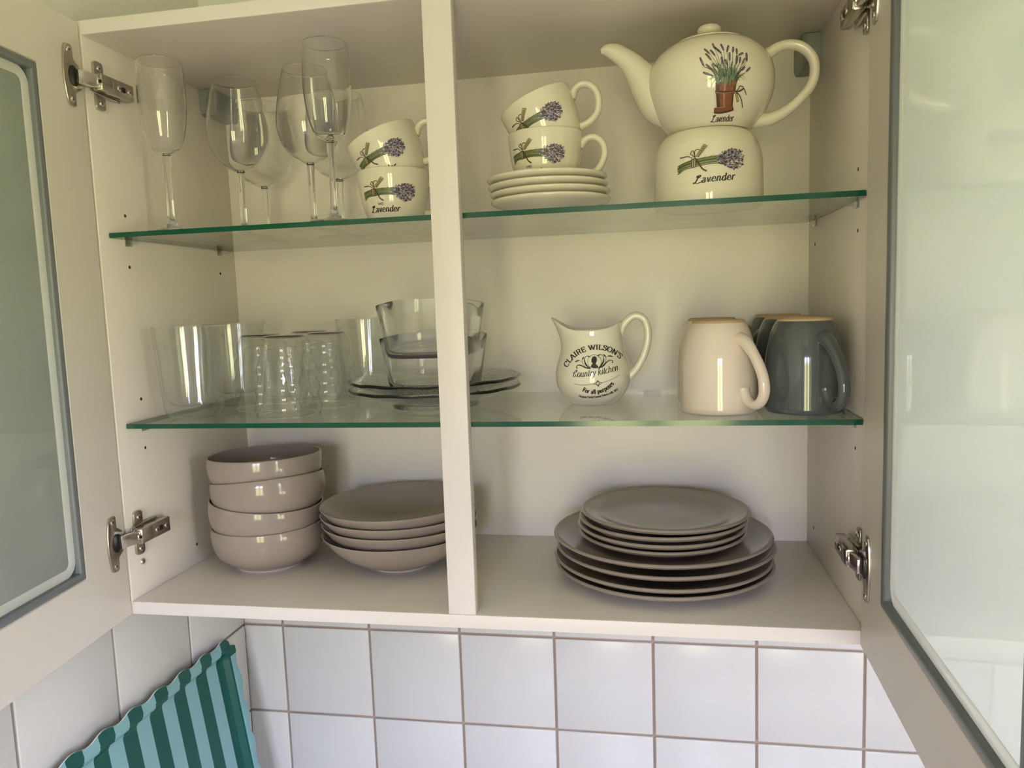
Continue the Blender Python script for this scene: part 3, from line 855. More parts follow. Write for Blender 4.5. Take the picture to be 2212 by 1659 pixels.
copy_thing(p0, 'small taupe side plate third from the bottom', (.6610, .1550, .0630), (0, radians(-.2), 0))
copy_thing(p0, 'top small taupe side plate with its well showing', (.6635, .1555, .0710), (radians(-.4), radians(.4), 0))

# ================================================================ middle shelf
ZS1 = Z1 + .0003
# ---- double-walled tumblers
def double_wall(outer, inner_cav, gap_out, gap_in):
    """outer: outside profile base->rim; inner_cav: drinking side rim->base; gap: hidden cavity"""
    mb = MB(); mb.lathe(outer + inner_cav, 72)
    return mb
def tumbler(name, label, loc, group):
    o = thing(name, label, 'glass', loc, (0, 0, 0), group)
    out = spline([(0, .0), (.020, .0), (.0290, .0022), (.0345, .0080), (.0368, .018), (.0400, .055), (.0430, .095), (.0443, .1178)], 6)
    inn = spline([(.0433, .1178), (.0418, .1120), (.0385, .080), (.0355, .040), (.0320, .024), (.0220, .0165), (0, .0155)], 6)
    mb = MB(); mb.lathe(out, 80); mb.build('outer_wall', TGLASS, o, smooth=60)
    mb = MB(); mb.lathe(inn, 80); mb.build('inner_wall', TGLASS, o, smooth=60)
    mb = MB(); mb.lathe([(.0438 + .0007 * cos(2 * pi * k / 10), .1181 + .0007 * sin(2 * pi * k / 10)) for k in range(11)], 80); mb.build('rim', GLASS, o, smooth=60)
    return o
g = 'tall double-walled tumblers'
t0 = tumbler('tumbler', 'tall double-walled glass tumbler nearest the left cabinet side', (.0620, .0700, ZS1), g)
copy_thing(t0, 'tall glass tumbler standing behind the front left tumbler', (.0465, .2060, ZS1))
copy_thing(t0, 'tall glass tumbler at the back, half hidden by the stacked dishes', (.2310, .2570, ZS1))

# ---- ribbed glasses standing upside down
def wavy(name, label, loc, group):
    o = thing(name, label, 'glass', loc, (0, 0, 0), group)
    def R(z): return .0408 - (.0408 - .0300) * (max(0, z - .02) / .078) ** 1.35 + .0017 * sin(2 * pi * (z - .004) / .0255)
    out = [(R(z), z) for z in [.0010 + .0963 * k / 56 for k in range(57)]]
    zt = out[-1][1]; rt = out[-1][0]
    top = spline([(rt, zt), (rt - .0022, zt + .0040), (rt - .0070, zt + .0058), (.010, zt + .0050), (0, zt + .0050)], 5)[1:]
    inn = [(0, .0880)] + spline([(.012, .0880), (.0205, .0860), (.0238, .0800), (.0262, .060), (.0300, .030), (.0352, .010), (.0385, .0022), (.0396, .0010)], 6)
    mb = MB(); mb.lathe(out + top, 80); mb.build('outer_wall', TGLASS, o, smooth=60)
    mb = MB(); mb.lathe(inn, 80); mb.build('inner_wall', TGLASS, o, smooth=60)
    # thick glass of the upturned base and the drawn rim
    mb = MB(); mb.lathe([(.0400 + .0008 * cos(2 * pi * k / 10), .0008 + .0008 * sin(2 * pi * k / 10)) for k in range(11)], 80); mb.build('rim', GLASS, o, smooth=60)
    bs = spline([(0, zt + .0012), (.012, zt + .0014), (rt - .0062, zt + .0022), (rt - .0030, zt + .0030), (rt - .0048, zt + .0046), (rt - .0080, zt + .0053), (.010, zt + .0046), (0, zt + .0046)], 4)
    mb = MB(); mb.lathe(bs, 64); mb.build('base', GLASS, o, smooth=60)
    return o
g = 'upturned ribbed glasses'
w0 = wavy('ribbed_glass', 'upturned ribbed glass at the front of the four ribbed glasses', (.1850, .0880, ZS1), g)
copy_thing(w0, 'upturned ribbed glass at the left of the ribbed group', (.1190, .1500, ZS1))
copy_thing(w0, 'upturned ribbed glass at the right, beside the glass plates', (.2050, .1720, ZS1))
copy_thing(w0, 'upturned ribbed glass at the rear, mostly hidden by the others', (.1440, .2500, ZS1))

# ---- pressed glass plates with wavy rims
def glass_plate(label, loc, rz):
    o = thing('glass_plate', label, 'plate', loc, (0, 0, rz), 'pressed glass plates under the dishes')
    prof = [(0, .0058), (.052, .0058), (.0545, .0), (.0585, .0), (.0605, .0062)] + spline([(.066, .0075), (.085, .0130), (.103, .0195), (.1150, .0240)], 4)
    top = [(.1158, .0262), (.1145, .0276)] + spline([(.1120, .0272), (.100, .0232), (.082, .0170), (.066, .0118), (.054, .0102), (.030, .0100)], 4) + [(0, .0100)]
    n_ = 14
    def rf(r, z, a):
        t = max(0, (r - .07) / .045)
        return r * (1 + .005 * t * cos(n_ * a)), z + .0005 * t * cos(n_ * a)
    mb = MB(); mb.lathe(prof + top, 112, rfun=rf); mb.build('plate_body', PGLASS, o, smooth=50)
    return o
glass_plate('lower of the two scalloped clear glass plates', (.3625, .1620, ZS1), 0)
glass_plate('upper scalloped clear glass plate, right under the glass dishes', (.3620, .1620, ZS1 + .0112), .18)

# ---- rectangular glass dishes with dipped ends
def glass_dish(label, loc):
    o = thing('glass_dish', label, 'dish', loc, (0, 0, 0), 'stacked rectangular glass dishes')
    seg = 120; Hh = .0765
    def loop(hx, hy, z, dip):
        out = []
        for k in range(seg):
            a = 2 * pi * k / seg; c, s_ = cos(a), sin(a); e_ = 4.4
            r = (abs(c) ** e_ + abs(s_) ** e_) ** (-1 / e_)
            x, y = hx * r * c, hy * r * s_
            sm_ = max(0, min(1, (abs(x) / hx - .30) / .70)); sm_ = sm_ * sm_ * (3 - 2 * sm_)
            d = dip * (.75 * sm_ + (.95 * math.exp(-(y / (hy * .45)) ** 2) if abs(x) > hx * .8 else 0))
            out.append(Vector((x, y, z - d)))
        return out
    lv = [(.0, .0, 0), (.048, .047, 0), (.0530, .0520, .0012), (.0560, .0550, .0045), (.0575, .0565, .012), (.0600, .0590, .030), (.0630, .0620, .052), (.0657, .0650, Hh - .002), (.0655, .0648, Hh)]
    li = [(.0628, .0621, Hh), (.0622, .0615, Hh - .0025), (.0595, .0585, .052), (.0565, .0555, .030), (.0538, .0528, .0125), (.0510, .0500, .0075), (.046, .045, .0062), (0, 0, .0060)]
    loops = [loop(max(hx, 1e-4), max(hy, 1e-4), z, .0085 * max(0, (z - .045) / (Hh - .045)) ** 1.2) for hx, hy, z in lv + li]
    vs = [v for l in loops for v in l]; fs = []
    for k in range(len(loops) - 1):
        for i in range(seg):
            j = (i + 1) % seg; fs.append((k * seg + i, k * seg + j, (k + 1) * seg + j, (k + 1) * seg + i))
    mb = MB(); mb.add(vs, fs); mb.build('dish_body', DGLASS, o, smooth=50)
    return o
glass_dish('lower rectangular glass dish standing on the glass plates', (.3630, .1660, ZS1 + .0236))
glass_dish('upper rectangular glass dish nested in the lower one', (.3605, .1660, ZS1 + .0664))

# ---- mugs standing upside down
def mug(name, label, m, loc, rz, group):
    o = thing(name, label, 'mug', loc, (0, 0, rz), group)
    out = [(.0400, .0006), (.0415, 0), (.0428, .0006), (.0436, .003)] + spline([(.0437, .006), (.0436, .030), (.0430, .052), (.0412, .070), (.0378, .0860), (.0335, .0975), (.0300, .1030)], 5)
    inn = spline([(.0396, .003), (.0396, .030), (.0388, .052), (.0370, .070), (.0330, .086), (.026, .0945), (0, .096)], 4)[::-1]
    mb = MB(); mb.lathe(inn + out + [(.0295, .1036), (0, .1030)], 80); mb.build('mug_body', m, o, smooth=60)
    mb = MB(); mb.lathe([(.0302, .1026), (.0298, .1040), (.0284, .1060), (.0262, .1062), (.0250, .1040), (0, .1036)], 64); mb.build('clay_foot', CLAY, o, smooth=50)
    pts = spline([(0, -.0340, .0845), (0, -.0440, .0815), (0, -.0580, .0670), (0, -.0690, .0490), (0, -.0730, .0310), (0, -.0680, .0175), (0, -.0580, .0125), (0, -.0480, .0160), (0, -.0425, .0240), (0, -.0405, .0290)], 5)
    n = len(pts); rad = [.0085 - .0030 * min(1, k / 10) + .0012 * max(0, (k - n + 8) / 8) for k in range(n)]
    mb = MB(); mb.tube(pts, rad, 18, flat=1.18, side=(1, 0, 0)); mb.build('handle', m, o, smooth=60)
    return o
g = 'upturned blush mugs'
m0 = mug('mug', 'upturned pale blush mug in front, handle to the right', PINKC, (.7270, .0880, ZS1), radians(36), g)
copy_thing(m0, 'upturned pale blush mug hidden behind the front blush mug', (.7265, .1780, ZS1), (0, 0, radians(48)))
g = 'row of upturned slate grey mugs'
m1 = mug('mug', 'upturned slate grey mug at the front of its row', SLATE, (.8210, .0830, ZS1), radians(22), g)
copy_thing(m1, 'upturned slate grey mug in the middle of its row', (.8205, .1707, ZS1), (0, 0, radians(-135)))
copy_thing(m1, 'upturned slate grey mug at the back of its row', (.8200, .2584, ZS1), (0, 0, radians(-95)))

# ---- cream jug with printed lettering
JX, JY = .5745, .1680
jug = thing('jug', 'small cream jug with black printed lettering and looped handle', 'jug', (JX, JY, ZS1))
JP = [(0, .0012), (.0225, .0012), (.0240, 0), (.0272, 0), (.0290, .0012)] + spline([(.0300, .0020), (.0400, .0110), (.0470, .0240), (.0486, .0370), (.0470, .0500), (.0430, .0630), (.0400, .0750), (.0385, .0860), (.0388, .0950)], 6)
JR = interp(JP[4:])
def jrf(r, z, a):
    # spout on -X, rim rising towards spout and handle
    t = max(0, (z - .066) / .029); sp = max(0, cos(a - pi)) ** 6; hd = max(0, cos(a)) ** 3
    return r + .0130 * t ** 2.2 * sp - .0035 * t * (abs(sin(a)) ** 2), z + (.0150 * sp + .0085 * hd) * t ** 2
jin = []
for r, z in JP[:4:-1]:
    if r - .0034 > .02 and z > .006: jin.append((r - .0034, z))
mb = MB(); mb.lathe(JP + [(.0386, .0962), (.0372, .0966), (.0358, .0960)] + jin + [(.024, .0055), (0, .005)], 96, rfun=jrf)
mb.build('jug_body', JUGC, jug, smooth=60)
hp = spline([(.0368, 0, .0850), (.0382, 0, .0945), (.0430, 0, .1030), (.0510, 0, .1105), (.0600, 0, .1120), (.0680, 0, .1060), (.0715, 0, .0940), (.0710, 0, .0790), (.0660, 0, .0610), (.0580, 0, .0460), (.0500, 0, .0370), (.0440, 0, .0320)], 5)
n = len(hp); rad = [(.0048 + .0016 * (max(0, 1 - k / 8) + max(0, (k - n + 10) / 10))) * min(1, .15 + k / 5.) for k in range(n)]
mb = MB(); mb.tube(hp, rad, 16, flat=1.25, side=(0, 1, 0)); mb.build('handle', JUGC, jug, smooth=60)

head = atan2(.6474 - JX, .8242 + JY)
def jg(zx, zy):            # drawing grid of the print (y down) -> (u, v) on the jug
    px, py = 1200 + zx / 10.37, 720 + zy / 10.37
    x = -.1475341 + .000574698 * px - .0000134018 * py; z = .7479855 - .00001067148 * px - .0005791235 * py
    return (x - JX) * cos(head) + (.121 - JY) * sin(head), z - ZS1
JS = .0000555
Pj = Print(surf_front(JR, head))
def arc_text(txt, a, b, c, size, thick, thin, track=0., slant=0., serif=True, script=False):
    """letters set along the circle through grid points a, b, c (y down), spread from a to c"""
    (ax, ay), (bx, by), (cx, cy_) = a, b, c
    d = 2 * (ax * (by - cy_) + bx * (cy_ - ay) + cx * (ay - by))
    ux = ((ax * ax + ay * ay) * (by - cy_) + (bx * bx + by * by) * (cy_ - ay) + (cx * cx + cy_ * cy_) * (ay - by)) / d
    uy = ((ax * ax + ay * ay) * (cx - bx) + (bx * bx + by * by) * (ax - cx) + (cx * cx + cy_ * cy_) * (bx - ax)) / d
    R = sqrt((ax - ux) ** 2 + (ay - uy) ** 2)
    t0, t2 = atan2(ay - uy, ax - ux), atan2(cy_ - uy, cx - ux); tm = atan2(by - uy, bx - ux)
    if tm < 0 or by < uy: sg_ = 1       # arch: centre below (grid y down)
    up_ = by < uy
    if up_:
        while t2 < t0: t2 += 2 * pi
    else:
        while t2 > t0: t2 -= 2 * pi
    w_ = text_width(txt, size, track)
    def pl(x, y):
        t = t0 + (t2 - t0) * x / w_; r = R + (y if up_ else -y)
        return jg(ux + r * cos(t), uy + r * sin(t))
    st_, _ = text_strokes(txt, size, thick, thin, slant, track, serif, script, pl)
    for p_, w in st_: Pj.stroke(p_, [q * JS for q in w], INK)
arc_text("CLAIRE WILSON'S", (262, 780), (870, 372), (1452, 610), 108, .27, .10, .04)
arc_text('<scriptC>ountry kitchen', (375, 985), (880, 945), (1412, 842), 150, .115, .045, .0, .30, False, True)
arc_text('For all purposes', (600, 1302), (860, 1362), (1318, 1140), 102, .23, .09, .03)
arc_text('Original Forest County Pottery estb. 1873', (520, 1448), (900, 1462), (1410, 1300), 52, .22, .11, .02)
# rule with a small star in the middle
def js(pts, w, m=INK): Pj.stroke([jg(*q) for q in pts], [x * JS for x in w] if isinstance(w, list) else w * JS, m)
js(spline([(415, 1142), (620, 1158), (860, 1132)], 6), 8); js(spline([(1040, 1108), (1240, 1050), (1445, 948)], 6), 8)
for q in ([(860, 1132), (950, 1085), (1040, 1108)], [(860, 1132), (960, 1150), (1040, 1108)], [(945, 1050), (985, 1118), (962, 1190)], [(945, 1050), (915, 1122), (962, 1190)]):
    js(spline(q, 4), 11)
js([(942, 1050), (950, 1085)], 16); js([(958, 1160), (962, 1190)], 16)
# bust in profile
bust = [(806, 640), (812, 575), (830, 535), (870, 518), (912, 532), (930, 568), (932, 600), (924, 640), (905, 655), (905, 690), (940, 715), (962, 745), (940, 775), (860, 780), (800, 760), (790, 735), (815, 700), (835, 680), (830, 660)]
Pj.poly([jg(*q) for q in bust], INK)
# scrolls
def scroll(pts, w): js(spline(pts, 6), w)
scroll([(775, 530), (820, 492), (880, 485), (930, 500), (965, 525)], 9)
scroll([(800, 785), (745, 720), (728, 630), (745, 550), (772, 528)], [7, 9, 12, 14, 12, 9, 7, 7, 7, 7, 7, 7, 7, 7, 7, 7, 7, 7, 7, 9, 12, 16, 18, 18, 18])
scroll([(960, 785), (1010, 715), (1025, 630), (1000, 555), (955, 525)], 10)
scroll([(780, 785), (690, 700), (655, 600), (680, 530), (725, 512), (765, 530)], [10, 14, 18, 24, 28, 30, 30, 30, 28, 26, 24, 22, 20, 18, 16, 14, 12, 12, 12, 12, 12, 12, 12, 12, 16, 18, 22, 24, 24, 24, 24])
scroll([(955, 785), (1040, 700), (1080, 600), (1060, 510), (1005, 482), (955, 510)], [10, 14, 18, 24, 28, 30, 32, 34, 34, 32, 30, 28, 24, 20, 16, 14, 12, 12, 12, 12, 12, 12, 12, 12, 16, 18, 22, 24, 24, 24, 24])
scroll([(790, 788), (680, 768), (600, 728), (530, 712), (480, 740), (480, 775), (500, 782)], [10, 16, 20, 24, 26, 26, 26, 26, 26, 26, 26, 24, 24, 22, 22, 20, 20, 18, 18, 18, 16, 16, 16, 16, 16, 16, 16, 16, 16, 18, 20, 22, 22, 22, 22, 22, 22])
scroll([(950, 780), (1060, 740), (1140, 660), (1220, 612), (1278, 632), (1280, 665), (1262, 672)], [10, 16, 20, 24, 26, 26, 26, 26, 26, 26, 26, 24, 24, 22, 22, 20, 20, 18, 18, 18, 16, 16, 16, 16, 16, 16, 16, 16, 16, 18, 20, 22, 22, 22, 22, 22, 22])
scroll([(760, 770), (660, 700), (600, 640), (520, 615), (440, 648)], [6] * 16 + [8, 14, 20, 24, 26, 26, 22, 16, 8])
scroll([(745, 765), (640, 720), (605, 640), (610, 580), (645, 530)], [6] * 16 + [8, 14, 20, 24, 26, 26, 22, 16, 8])
scroll([(985, 765), (1090, 690), (1130, 560), (1190, 520), (1292, 540)], [6] * 16 + [8, 14, 20, 24, 26, 26, 22, 16, 8])
scroll([(1000, 760), (1100, 690), (1135, 600), (1120, 530), (1065, 478)], [6] * 16 + [8, 14, 20, 24, 26, 26, 22, 16, 8])
Pj.build('printed_lettering', jug, label='black printed lettering with scrolls and a bust')

# ================================================================ upper shelf
ZS2 = Z2 + .0003
# ---- stemware
def stem_glass(name, label, cat, loc, group, footr, stemr, zb, bowl, t=.0011):
    """bowl: outside profile from the stem top (local z = zb) to the rim"""
    o = thing(name, label, cat, loc, (0, 0, 0), group)
    foot = [(0, .0012), (footr * .5, .0010), (footr - .0015, 0), (footr, .0008), (footr - .0010, .0020), (footr * .6, .0034), (footr * .3, .0058), (stemr * 2.0, .0090), (stemr * 1.25, .0135)]
    stm = [(stemr * 1.02, .022), (stemr * .95, zb * .5), (stemr, zb - .012), (stemr * 1.25, zb - .005)]
    ob = spline(bowl, 7)
    inner = []
    for k in range(len(ob) - 1, 0, -1):
        a, b = ob[max(k - 1, 0)], ob[min(k + 1, len(ob) - 1)]
        dx, dz = b[0] - a[0], b[1] - a[1]; L = sqrt(dx * dx + dz * dz) or 1
        tt = t + .0018 * max(0, 1 - (ob[k][1] - zb) / .012)
        r, z = ob[k][0] - dz / L * tt, ob[k][1] + dx / L * tt
        if r > .0012 and (not inner or z < inner[-1][1]): inner.append((r, z))
    mb = MB(); mb.lathe(foot + stm + ob + [(ob[-1][0] - t / 2, ob[-1][1] + t * .4)] + inner + [(0, inner[-1][1] - .0003)], 64)
    mb.build('glass_body', GLASS, o, smooth=60)
    return o
FL = [(.0048, .094), (.0088, .0965), (.0155, .1010), (.0203, .1090), (.0250, .1270), (.0277, .1500), (.0280, .1700), (.0273, .1900), (.0263, .2060)]
g = 'champagne flutes'
f0 = stem_glass('champagne_flute', 'tall champagne flute at the left front, beside the upper hinge', 'flute', (.0625, .0520, ZS2), g, .0300, .0040, .094, FL)
copy_thing(f0, 'tall champagne flute in front of the wine glasses, beside the stacked cups', (.2800, .0480, ZS2))
WG = [(.0052, .0860), (.0115, .0890), (.0228, .0970), (.0332, .1100), (.0390, .1270), (.0400, .1420), (.0382, .1600), (.0337, .1830), (.0288, .2050)]
g = 'tapered wine glasses'
w0 = stem_glass('wine_glass', 'tapered wine glass between the left flute and the round wine glass', 'wine glass', (.1060, .1500, ZS2), g, .0340, .0042, .086, WG)
copy_thing(w0, 'tapered wine glass just behind the right champagne flute', (.2165, .1300, ZS2))
BG = [(.0052, .0800), (.0130, .0830), (.0270, .0920), (.0390, .1070), (.0445, .1250), (.0452, .1400), (.0435, .1600), (.0405, .1800), (.0372, .1985)]
g = 'round wine glasses at the back'
w1 = stem_glass('wine_glass', 'round wine glass at the back left of the upper shelf', 'wine glass', (.0870, .2500, ZS2), g, .0340, .0042, .080, BG)
copy_thing(w1, 'round wine glass at the back, behind the right champagne flute', (.2140, .2300, ZS2))

# ---- lavender cups
CUPO = [(0, .0015), (.0235, .0015), (.0245, 0), (.0275, 0), (.0290, .0015)] + spline([(.0300, .0030), (.0362, .0130), (.0405, .0270), (.0432, .0430), (.0445, .0560), (.0447, .0640)], 5)
CR_ = interp(CUPO[4:])
def cup(label, loc, rot, heading, group):
    o = thing('teacup', label, 'cup', loc, rot, group)
    mb = MB(); mb.lathe(shell(CUPO, .0027), 88); mb.build('cup_body', CREAM, o, smooth=60)
    hp = spline([(.0410, 0, .0480), (.0480, 0, .0555), (.0570, 0, .0580), (.0660, 0, .0530), (.0705, 0, .0420), (.0680, 0, .0300), (.0610, 0, .0195), (.0500, 0, .0145), (.0400, 0, .0140), (.0345, 0, .0145)], 5)
    n = len(hp); rad = [(.0042 + .0014 * (max(0, 1 - k / 7) + max(0, (k - n + 8) / 8))) * (1 if k < n - 3 else (n - k) / 4.) for k in range(n)]
    mb = MB(); mb.tube(hp, rad, 14, flat=1.3, side=(0, 1, 0)); mb.build('handle', CREAM, o, smooth=60)
    P = Print(surf_arc(CR_, heading, .0425))
    tf = Grid(1000, 600, .0005, .0350, .0000462, radians(-5.5))
    lavender_bunch(P, tf, 11)
    P.build('lavender_print', o, label='printed tied bunch of lavender')
    P = Print(surf_arc(CR_, heading, .0385))
    P.text('<scriptL>avender', INK, size=.0072, track=.08, thick=.19, thin=.08, slant=.24, serif=False, script=True, place=lambda x, y: (x - .0235, y + .0130))
    st_, w_ = text_strokes('IHR', .0024, .16, .10, .15, 0, False)
    for p_, w in st_: P.stroke([(a - .0118, b + .0212) for a, b in p_], w, INK)
    P.stroke([(a - .0058, b + .0224) for a, b in arc(0, 0, .0014, .0014, 0, 360, 12)], .00035, INK)
    P.stroke([(a - .0058, b + .0224) for a, b in arc(0, 0, .0007, .0007, 40, 320, 8)], .0003, INK)
    P.build('printed_name', o, label='handwritten black lettering')
    return o
# ---- saucers
SAU = [(0, .0015), (.030, .0015), (.0312, 0), (.0345, 0), (.0355, .0015)] + spline([(.0365, .0025), (.0480, .0065), (.0600, .0110), (.0690, .0145), (.0722, .0170)], 5)
g = 'cream saucers under the cups'
SX, SY = .5320, .1080
s0 = thing('saucer', 'lowest of the four stacked cream saucers', 'saucer', (SX + .0010, SY, ZS2), (0, 0, 0), g)
mb = MB(); mb.lathe(shell(SAU, .0038), 96); mb.build('saucer_body', CREAM, s0, smooth=60)
for k, (dx, nm) in enumerate(((.0000, 'second from the bottom'), (-.0022, 'third from the bottom'), (-.0034, 'topmost, right under the cup'))):
    copy_thing(s0, 'cream saucer of the stack of four, ' + nm, (SX + dx, SY + .0005, ZS2 + .0088 * (k + 1)), (0, 0, 0))
g = 'lavender teacups'
ZC0 = ZS2 + .0264 + .0060
c0 = cup('cream lavender cup standing upright on the saucers', (.5285, .1080, ZC0), (0, 0, 0), radians(-11), g)
c1 = copy_thing(c0, 'tilted cream lavender cup resting in the cup on the saucers', (.5425, .1080, ZC0 + .0436), (0, radians(-23.25), 0))
c2 = cup('cream lavender cup standing on the glass shelf left of the post', (.3360, .1080, ZS2), (0, 0, radians(16)), radians(5 - 16), g)
c3 = copy_thing(c2, 'tilted cream lavender cup resting in the cup left of the post', (.3475, .1060, ZS2 + .0487), (0, radians(-22.3), radians(7.4)))

# ---- warmer
TX, TY = .7180, .1150
wm = thing('teapot_warmer', 'cream tea warmer with lavender print standing under the teapot', 'warmer', (TX, TY, ZS2))
WP = spline([(.0600, 0), (.0618, .0020), (.0625, .0150), (.0622, .0400), (.0612, .0560), (.0575, .0700), (.0515, .0800), (.0460, .0845), (.0425, .0852)], 6)
WR = interp(WP)
mb = MB(); mb.lathe(WP + [(.0395, .0840), (.0390, .0780)] + [(.0540, .0600), (.0575, .0400), (.0575, .0010)], 96); mb.build('warmer_body', CREAM, wm, smooth=60)
P = Print(surf_arc(WR, radians(-.5), .0618))
lavender_bunch(P, Grid(1000, 560, -.0005, .0462, .0000495, radians(-1)), 5)
P.build('lavender_print', wm, label='printed tied bunch of lavender')
P = Print(surf_arc(WR, radians(-.5), .0618))
P.text('<scriptL>avender', INK, size=.0080, track=.10, thick=.19, thin=.08, slant=.24, serif=False, script=True, place=lambda x, y: (x - .0185, y + .0215 + x * .05))
P.build('printed_name', wm, label='handwritten black lettering')

# ---- teapot
ZP = ZS2 + .0856
tp = thing('teapot', 'round cream teapot with potted lavender print on its warmer', 'teapot', (TX + .0030, TY, ZP))
PB = [(0, .0010), (.0380, .0010), (.0400, 0)] + spline([(.0430, .0004), (.0520, .0080), (.0640, .0240), (.0706, .0420), (.0719, .0560), (.0700, .0700), (.0640, .0825), (.0540, .0925), (.0440, .0980), (.0400, .0995)], 6)
PR = interp(PB[3:])
mb = MB(); mb.lathe(PB + [(.0385, .0990), (.0370, .0950), (0, .0945)], 104); mb.build('teapot_body', CREAM, tp, smooth=60)
ld = MB(); ld.lathe([(0, .0955), (.0360, .0955), (.0390, .0994)] + spline([(.0395, .1008), (.0330, .1038), (.0230, .1060), (.0150, .1070), (.0115, .1074)], 4) + [(0, .1076)], 80)
lid = ld.build('lid', CREAM, tp, smooth=60)
kb = MB(); kb.lathe(spline([(.0090, .1060), (.0096, .1098), (.0124, .1124), (.0136, .1158), (.0120, .1192), (.0072, .1214), (0, .1220)], 5), 48); kb.build('knob', CREAM, lid, smooth=60)
# spout and handle lie in the plane of the pot, seen side on
dx0 = -(TX + .0030); dz0 = -ZP
sp_c = [(.6860, .5700), (.6680, .5850), (.6535, .6030), (.6420, .6190), (.6320, .6320), (.6210, .6420), (.6120, .6478), (.6035, .6502), (.5972, .6496)]
sp_r = [.0190, .0265, .0228, .0172, .0134, .0110, .0096, .0070, .0034]
pr = spline([(x + dx0, 0, z + dz0, r) for (x, z), r in zip(sp_c, sp_r)], 5)
mb = MB(); mb.tube([q[:3] for q in pr], [q[3] for q in pr], 28, flat=.92, side=(0, 1, 0), caps=False)
n = len(pr); seg = 28
# rounded lip and dark bore
lipc = Vector(pr[-1][:3]); ax = (lipc - Vector(pr[-3][:3])).normalized(); bn = Vector((0, 1, 0)); nn = ax.cross(bn)
rings = []
for off, rr in ((.0008, .0028), (.0008, .0018), (-.0030, .0016)):
    rings.append([lipc + ax * off + bn * cos(2 * pi * k / seg) * rr * .92 + nn * sin(2 * pi * k / seg) * rr for k in range(seg)])
last = [Vector(v) for v in mb.v[-seg:]]
allr = [last] + rings
vs = [v for r_ in allr for v in r_]; fs = []
for k in range(len(allr) - 1):
    for i in range(seg):
        j = (i + 1) % seg; fs.append((k * seg + i, k * seg + j, (k + 1) * seg + j, (k + 1) * seg + i))
fs.append(tuple((len(allr) - 1) * seg + i for i in range(seg)))
mb.add(vs, fs); mb.build('spout', CREAM, tp, smooth=60)
hp = spline([(.7760 + dx0, 0, .6220 + dz0), (.7860 + dx0, 0, .6300 + dz0), (.8010 + dx0, 0, .6375 + dz0), (.8190 + dx0, 0, .6360 + dz0), (.8320 + dx0, 0, .6250 + dz0), (.8365 + dx0, 0, .6110 + dz0), (.8335 + dx0, 0, .5940 + dz0), (.8220 + dx0, 0, .5790 + dz0), (.8060 + dx0, 0, .5660 + dz0), (.7900 + dx0, 0, .5585 + dz0), (.7740 + dx0, 0, .5570 + dz0), (.7560 + dx0, 0, .5600 + dz0)], 5)
n = len(hp); rad = [.0056 + .0022 * (max(0, 1 - k / 10)) + .0035 * max(0, min(1, (k - n + 20) / 14.)) ** 1.3 for k in range(n)]
mb = MB(); mb.tube(hp, rad, 18, flat=[1.35] * (n - 18) + [1.35 - .35 * k / 18 for k in range(18)], side=(0, 1, 0)); mb.build('handle', CREAM, tp, smooth=60)

phead = atan2(.6474 - (TX + .003), .8242 + TY)
def pg(zx, zy):
    px, py = 1500 + zx / 7.541, 60 + zy / 7.541
    x = -.0171869 + .0004783683 * px - .000001868429 * py; z = .7330315 - .00004016739 * px - .0004778481 * py
    return (x - TX - .003) * cos(phead) + (.048 - TY) * sin(phead), z - ZP
PS = .0000634
Pp = Print(surf_front(PR, phead)); rnd = random.Random(21)
def ps(pts, w, m): Pp.stroke([pg(*q) for q in pts], [x * PS for x in w] if isinstance(w, list) else w * PS, m)
# soft ground under the pot
Pp.quad([pg(225, 1335), pg(300, 1345), pg(640, 1300), pg(705, 1280)], TAN, 6, 2)
spikes = [(300, 250, 325, 330, 430, 640), (165, 345, 245, 430, 400, 680), (265, 370, 330, 460, 420, 690), (190, 435, 270, 535, 400, 720), (95, 500, 150, 630, 340, 760), (195, 615, 300, 715, 390, 800), (150, 745, 300, 800, 400, 830),
          (435, 265, 475, 370, 480, 640), (555, 285, 530, 395, 540, 660), (320, 310, 430, 420, 470, 640), (570, 420, 575, 540, 560, 690), (630, 310, 625, 400, 600, 660), (685, 335, 690, 420, 640, 690), (785, 400, 725, 440, 650, 680),
          (690, 460, 680, 580, 620, 720), (845, 395, 850, 520, 690, 740), (820, 490, 775, 580, 680, 760), (745, 480, 735, 560, 650, 740), (900, 630, 850, 690, 700, 810), (810, 630, 770, 690, 660, 780), (440, 500, 450, 600, 480, 720), (500, 540, 540, 630, 540, 740), (300, 610, 370, 660, 440, 760), (380, 370, 430, 420, 480, 660)]
for a in spikes:
    x0, y0, x1, y1, x2, y2 = a
    ps(spline([(x2, y2), ((x1 + x2) / 2 + 10, (y1 + y2) / 2), (x1, y1), (x0, y0)], 4), [9] * 6 + [7] * 7, rnd.choice([LEAFG, TGREEN, LEAFD]))
for k in range(95):
    t = rnd.random(); x = 350 + 340 * t; y = 870 - 60 * sin(t * pi) + rnd.uniform(-20, 30)
    dx = (t - .5) * 240 + rnd.uniform(-60, 60); dy = rnd.uniform(120, 290)
    ps(spline([(x, y), (x + dx * .3, y - dy * .5), (x + dx, y - dy)], 4), [13, 14, 14, 12, 10, 8, 6, 4, 2], rnd.choice([LEAFG, LEAFG, LEAFD, TGREEN, LEAFD]))
for a in ((330, 800, 230, 900), (340, 830, 180, 880), (350, 850, 270, 970), (690, 800, 820, 830), (700, 780, 830, 790), (690, 830, 745, 860), (330, 700, 115, 660)):
    ps(spline([(a[0], a[1]), ((a[0] + a[2]) / 2, (a[1] + a[3]) / 2 - 15), (a[2], a[3])], 4), [12, 12, 12, 10, 9, 7, 6, 4, 3], rnd.choice([LEAFG, TGREEN]))
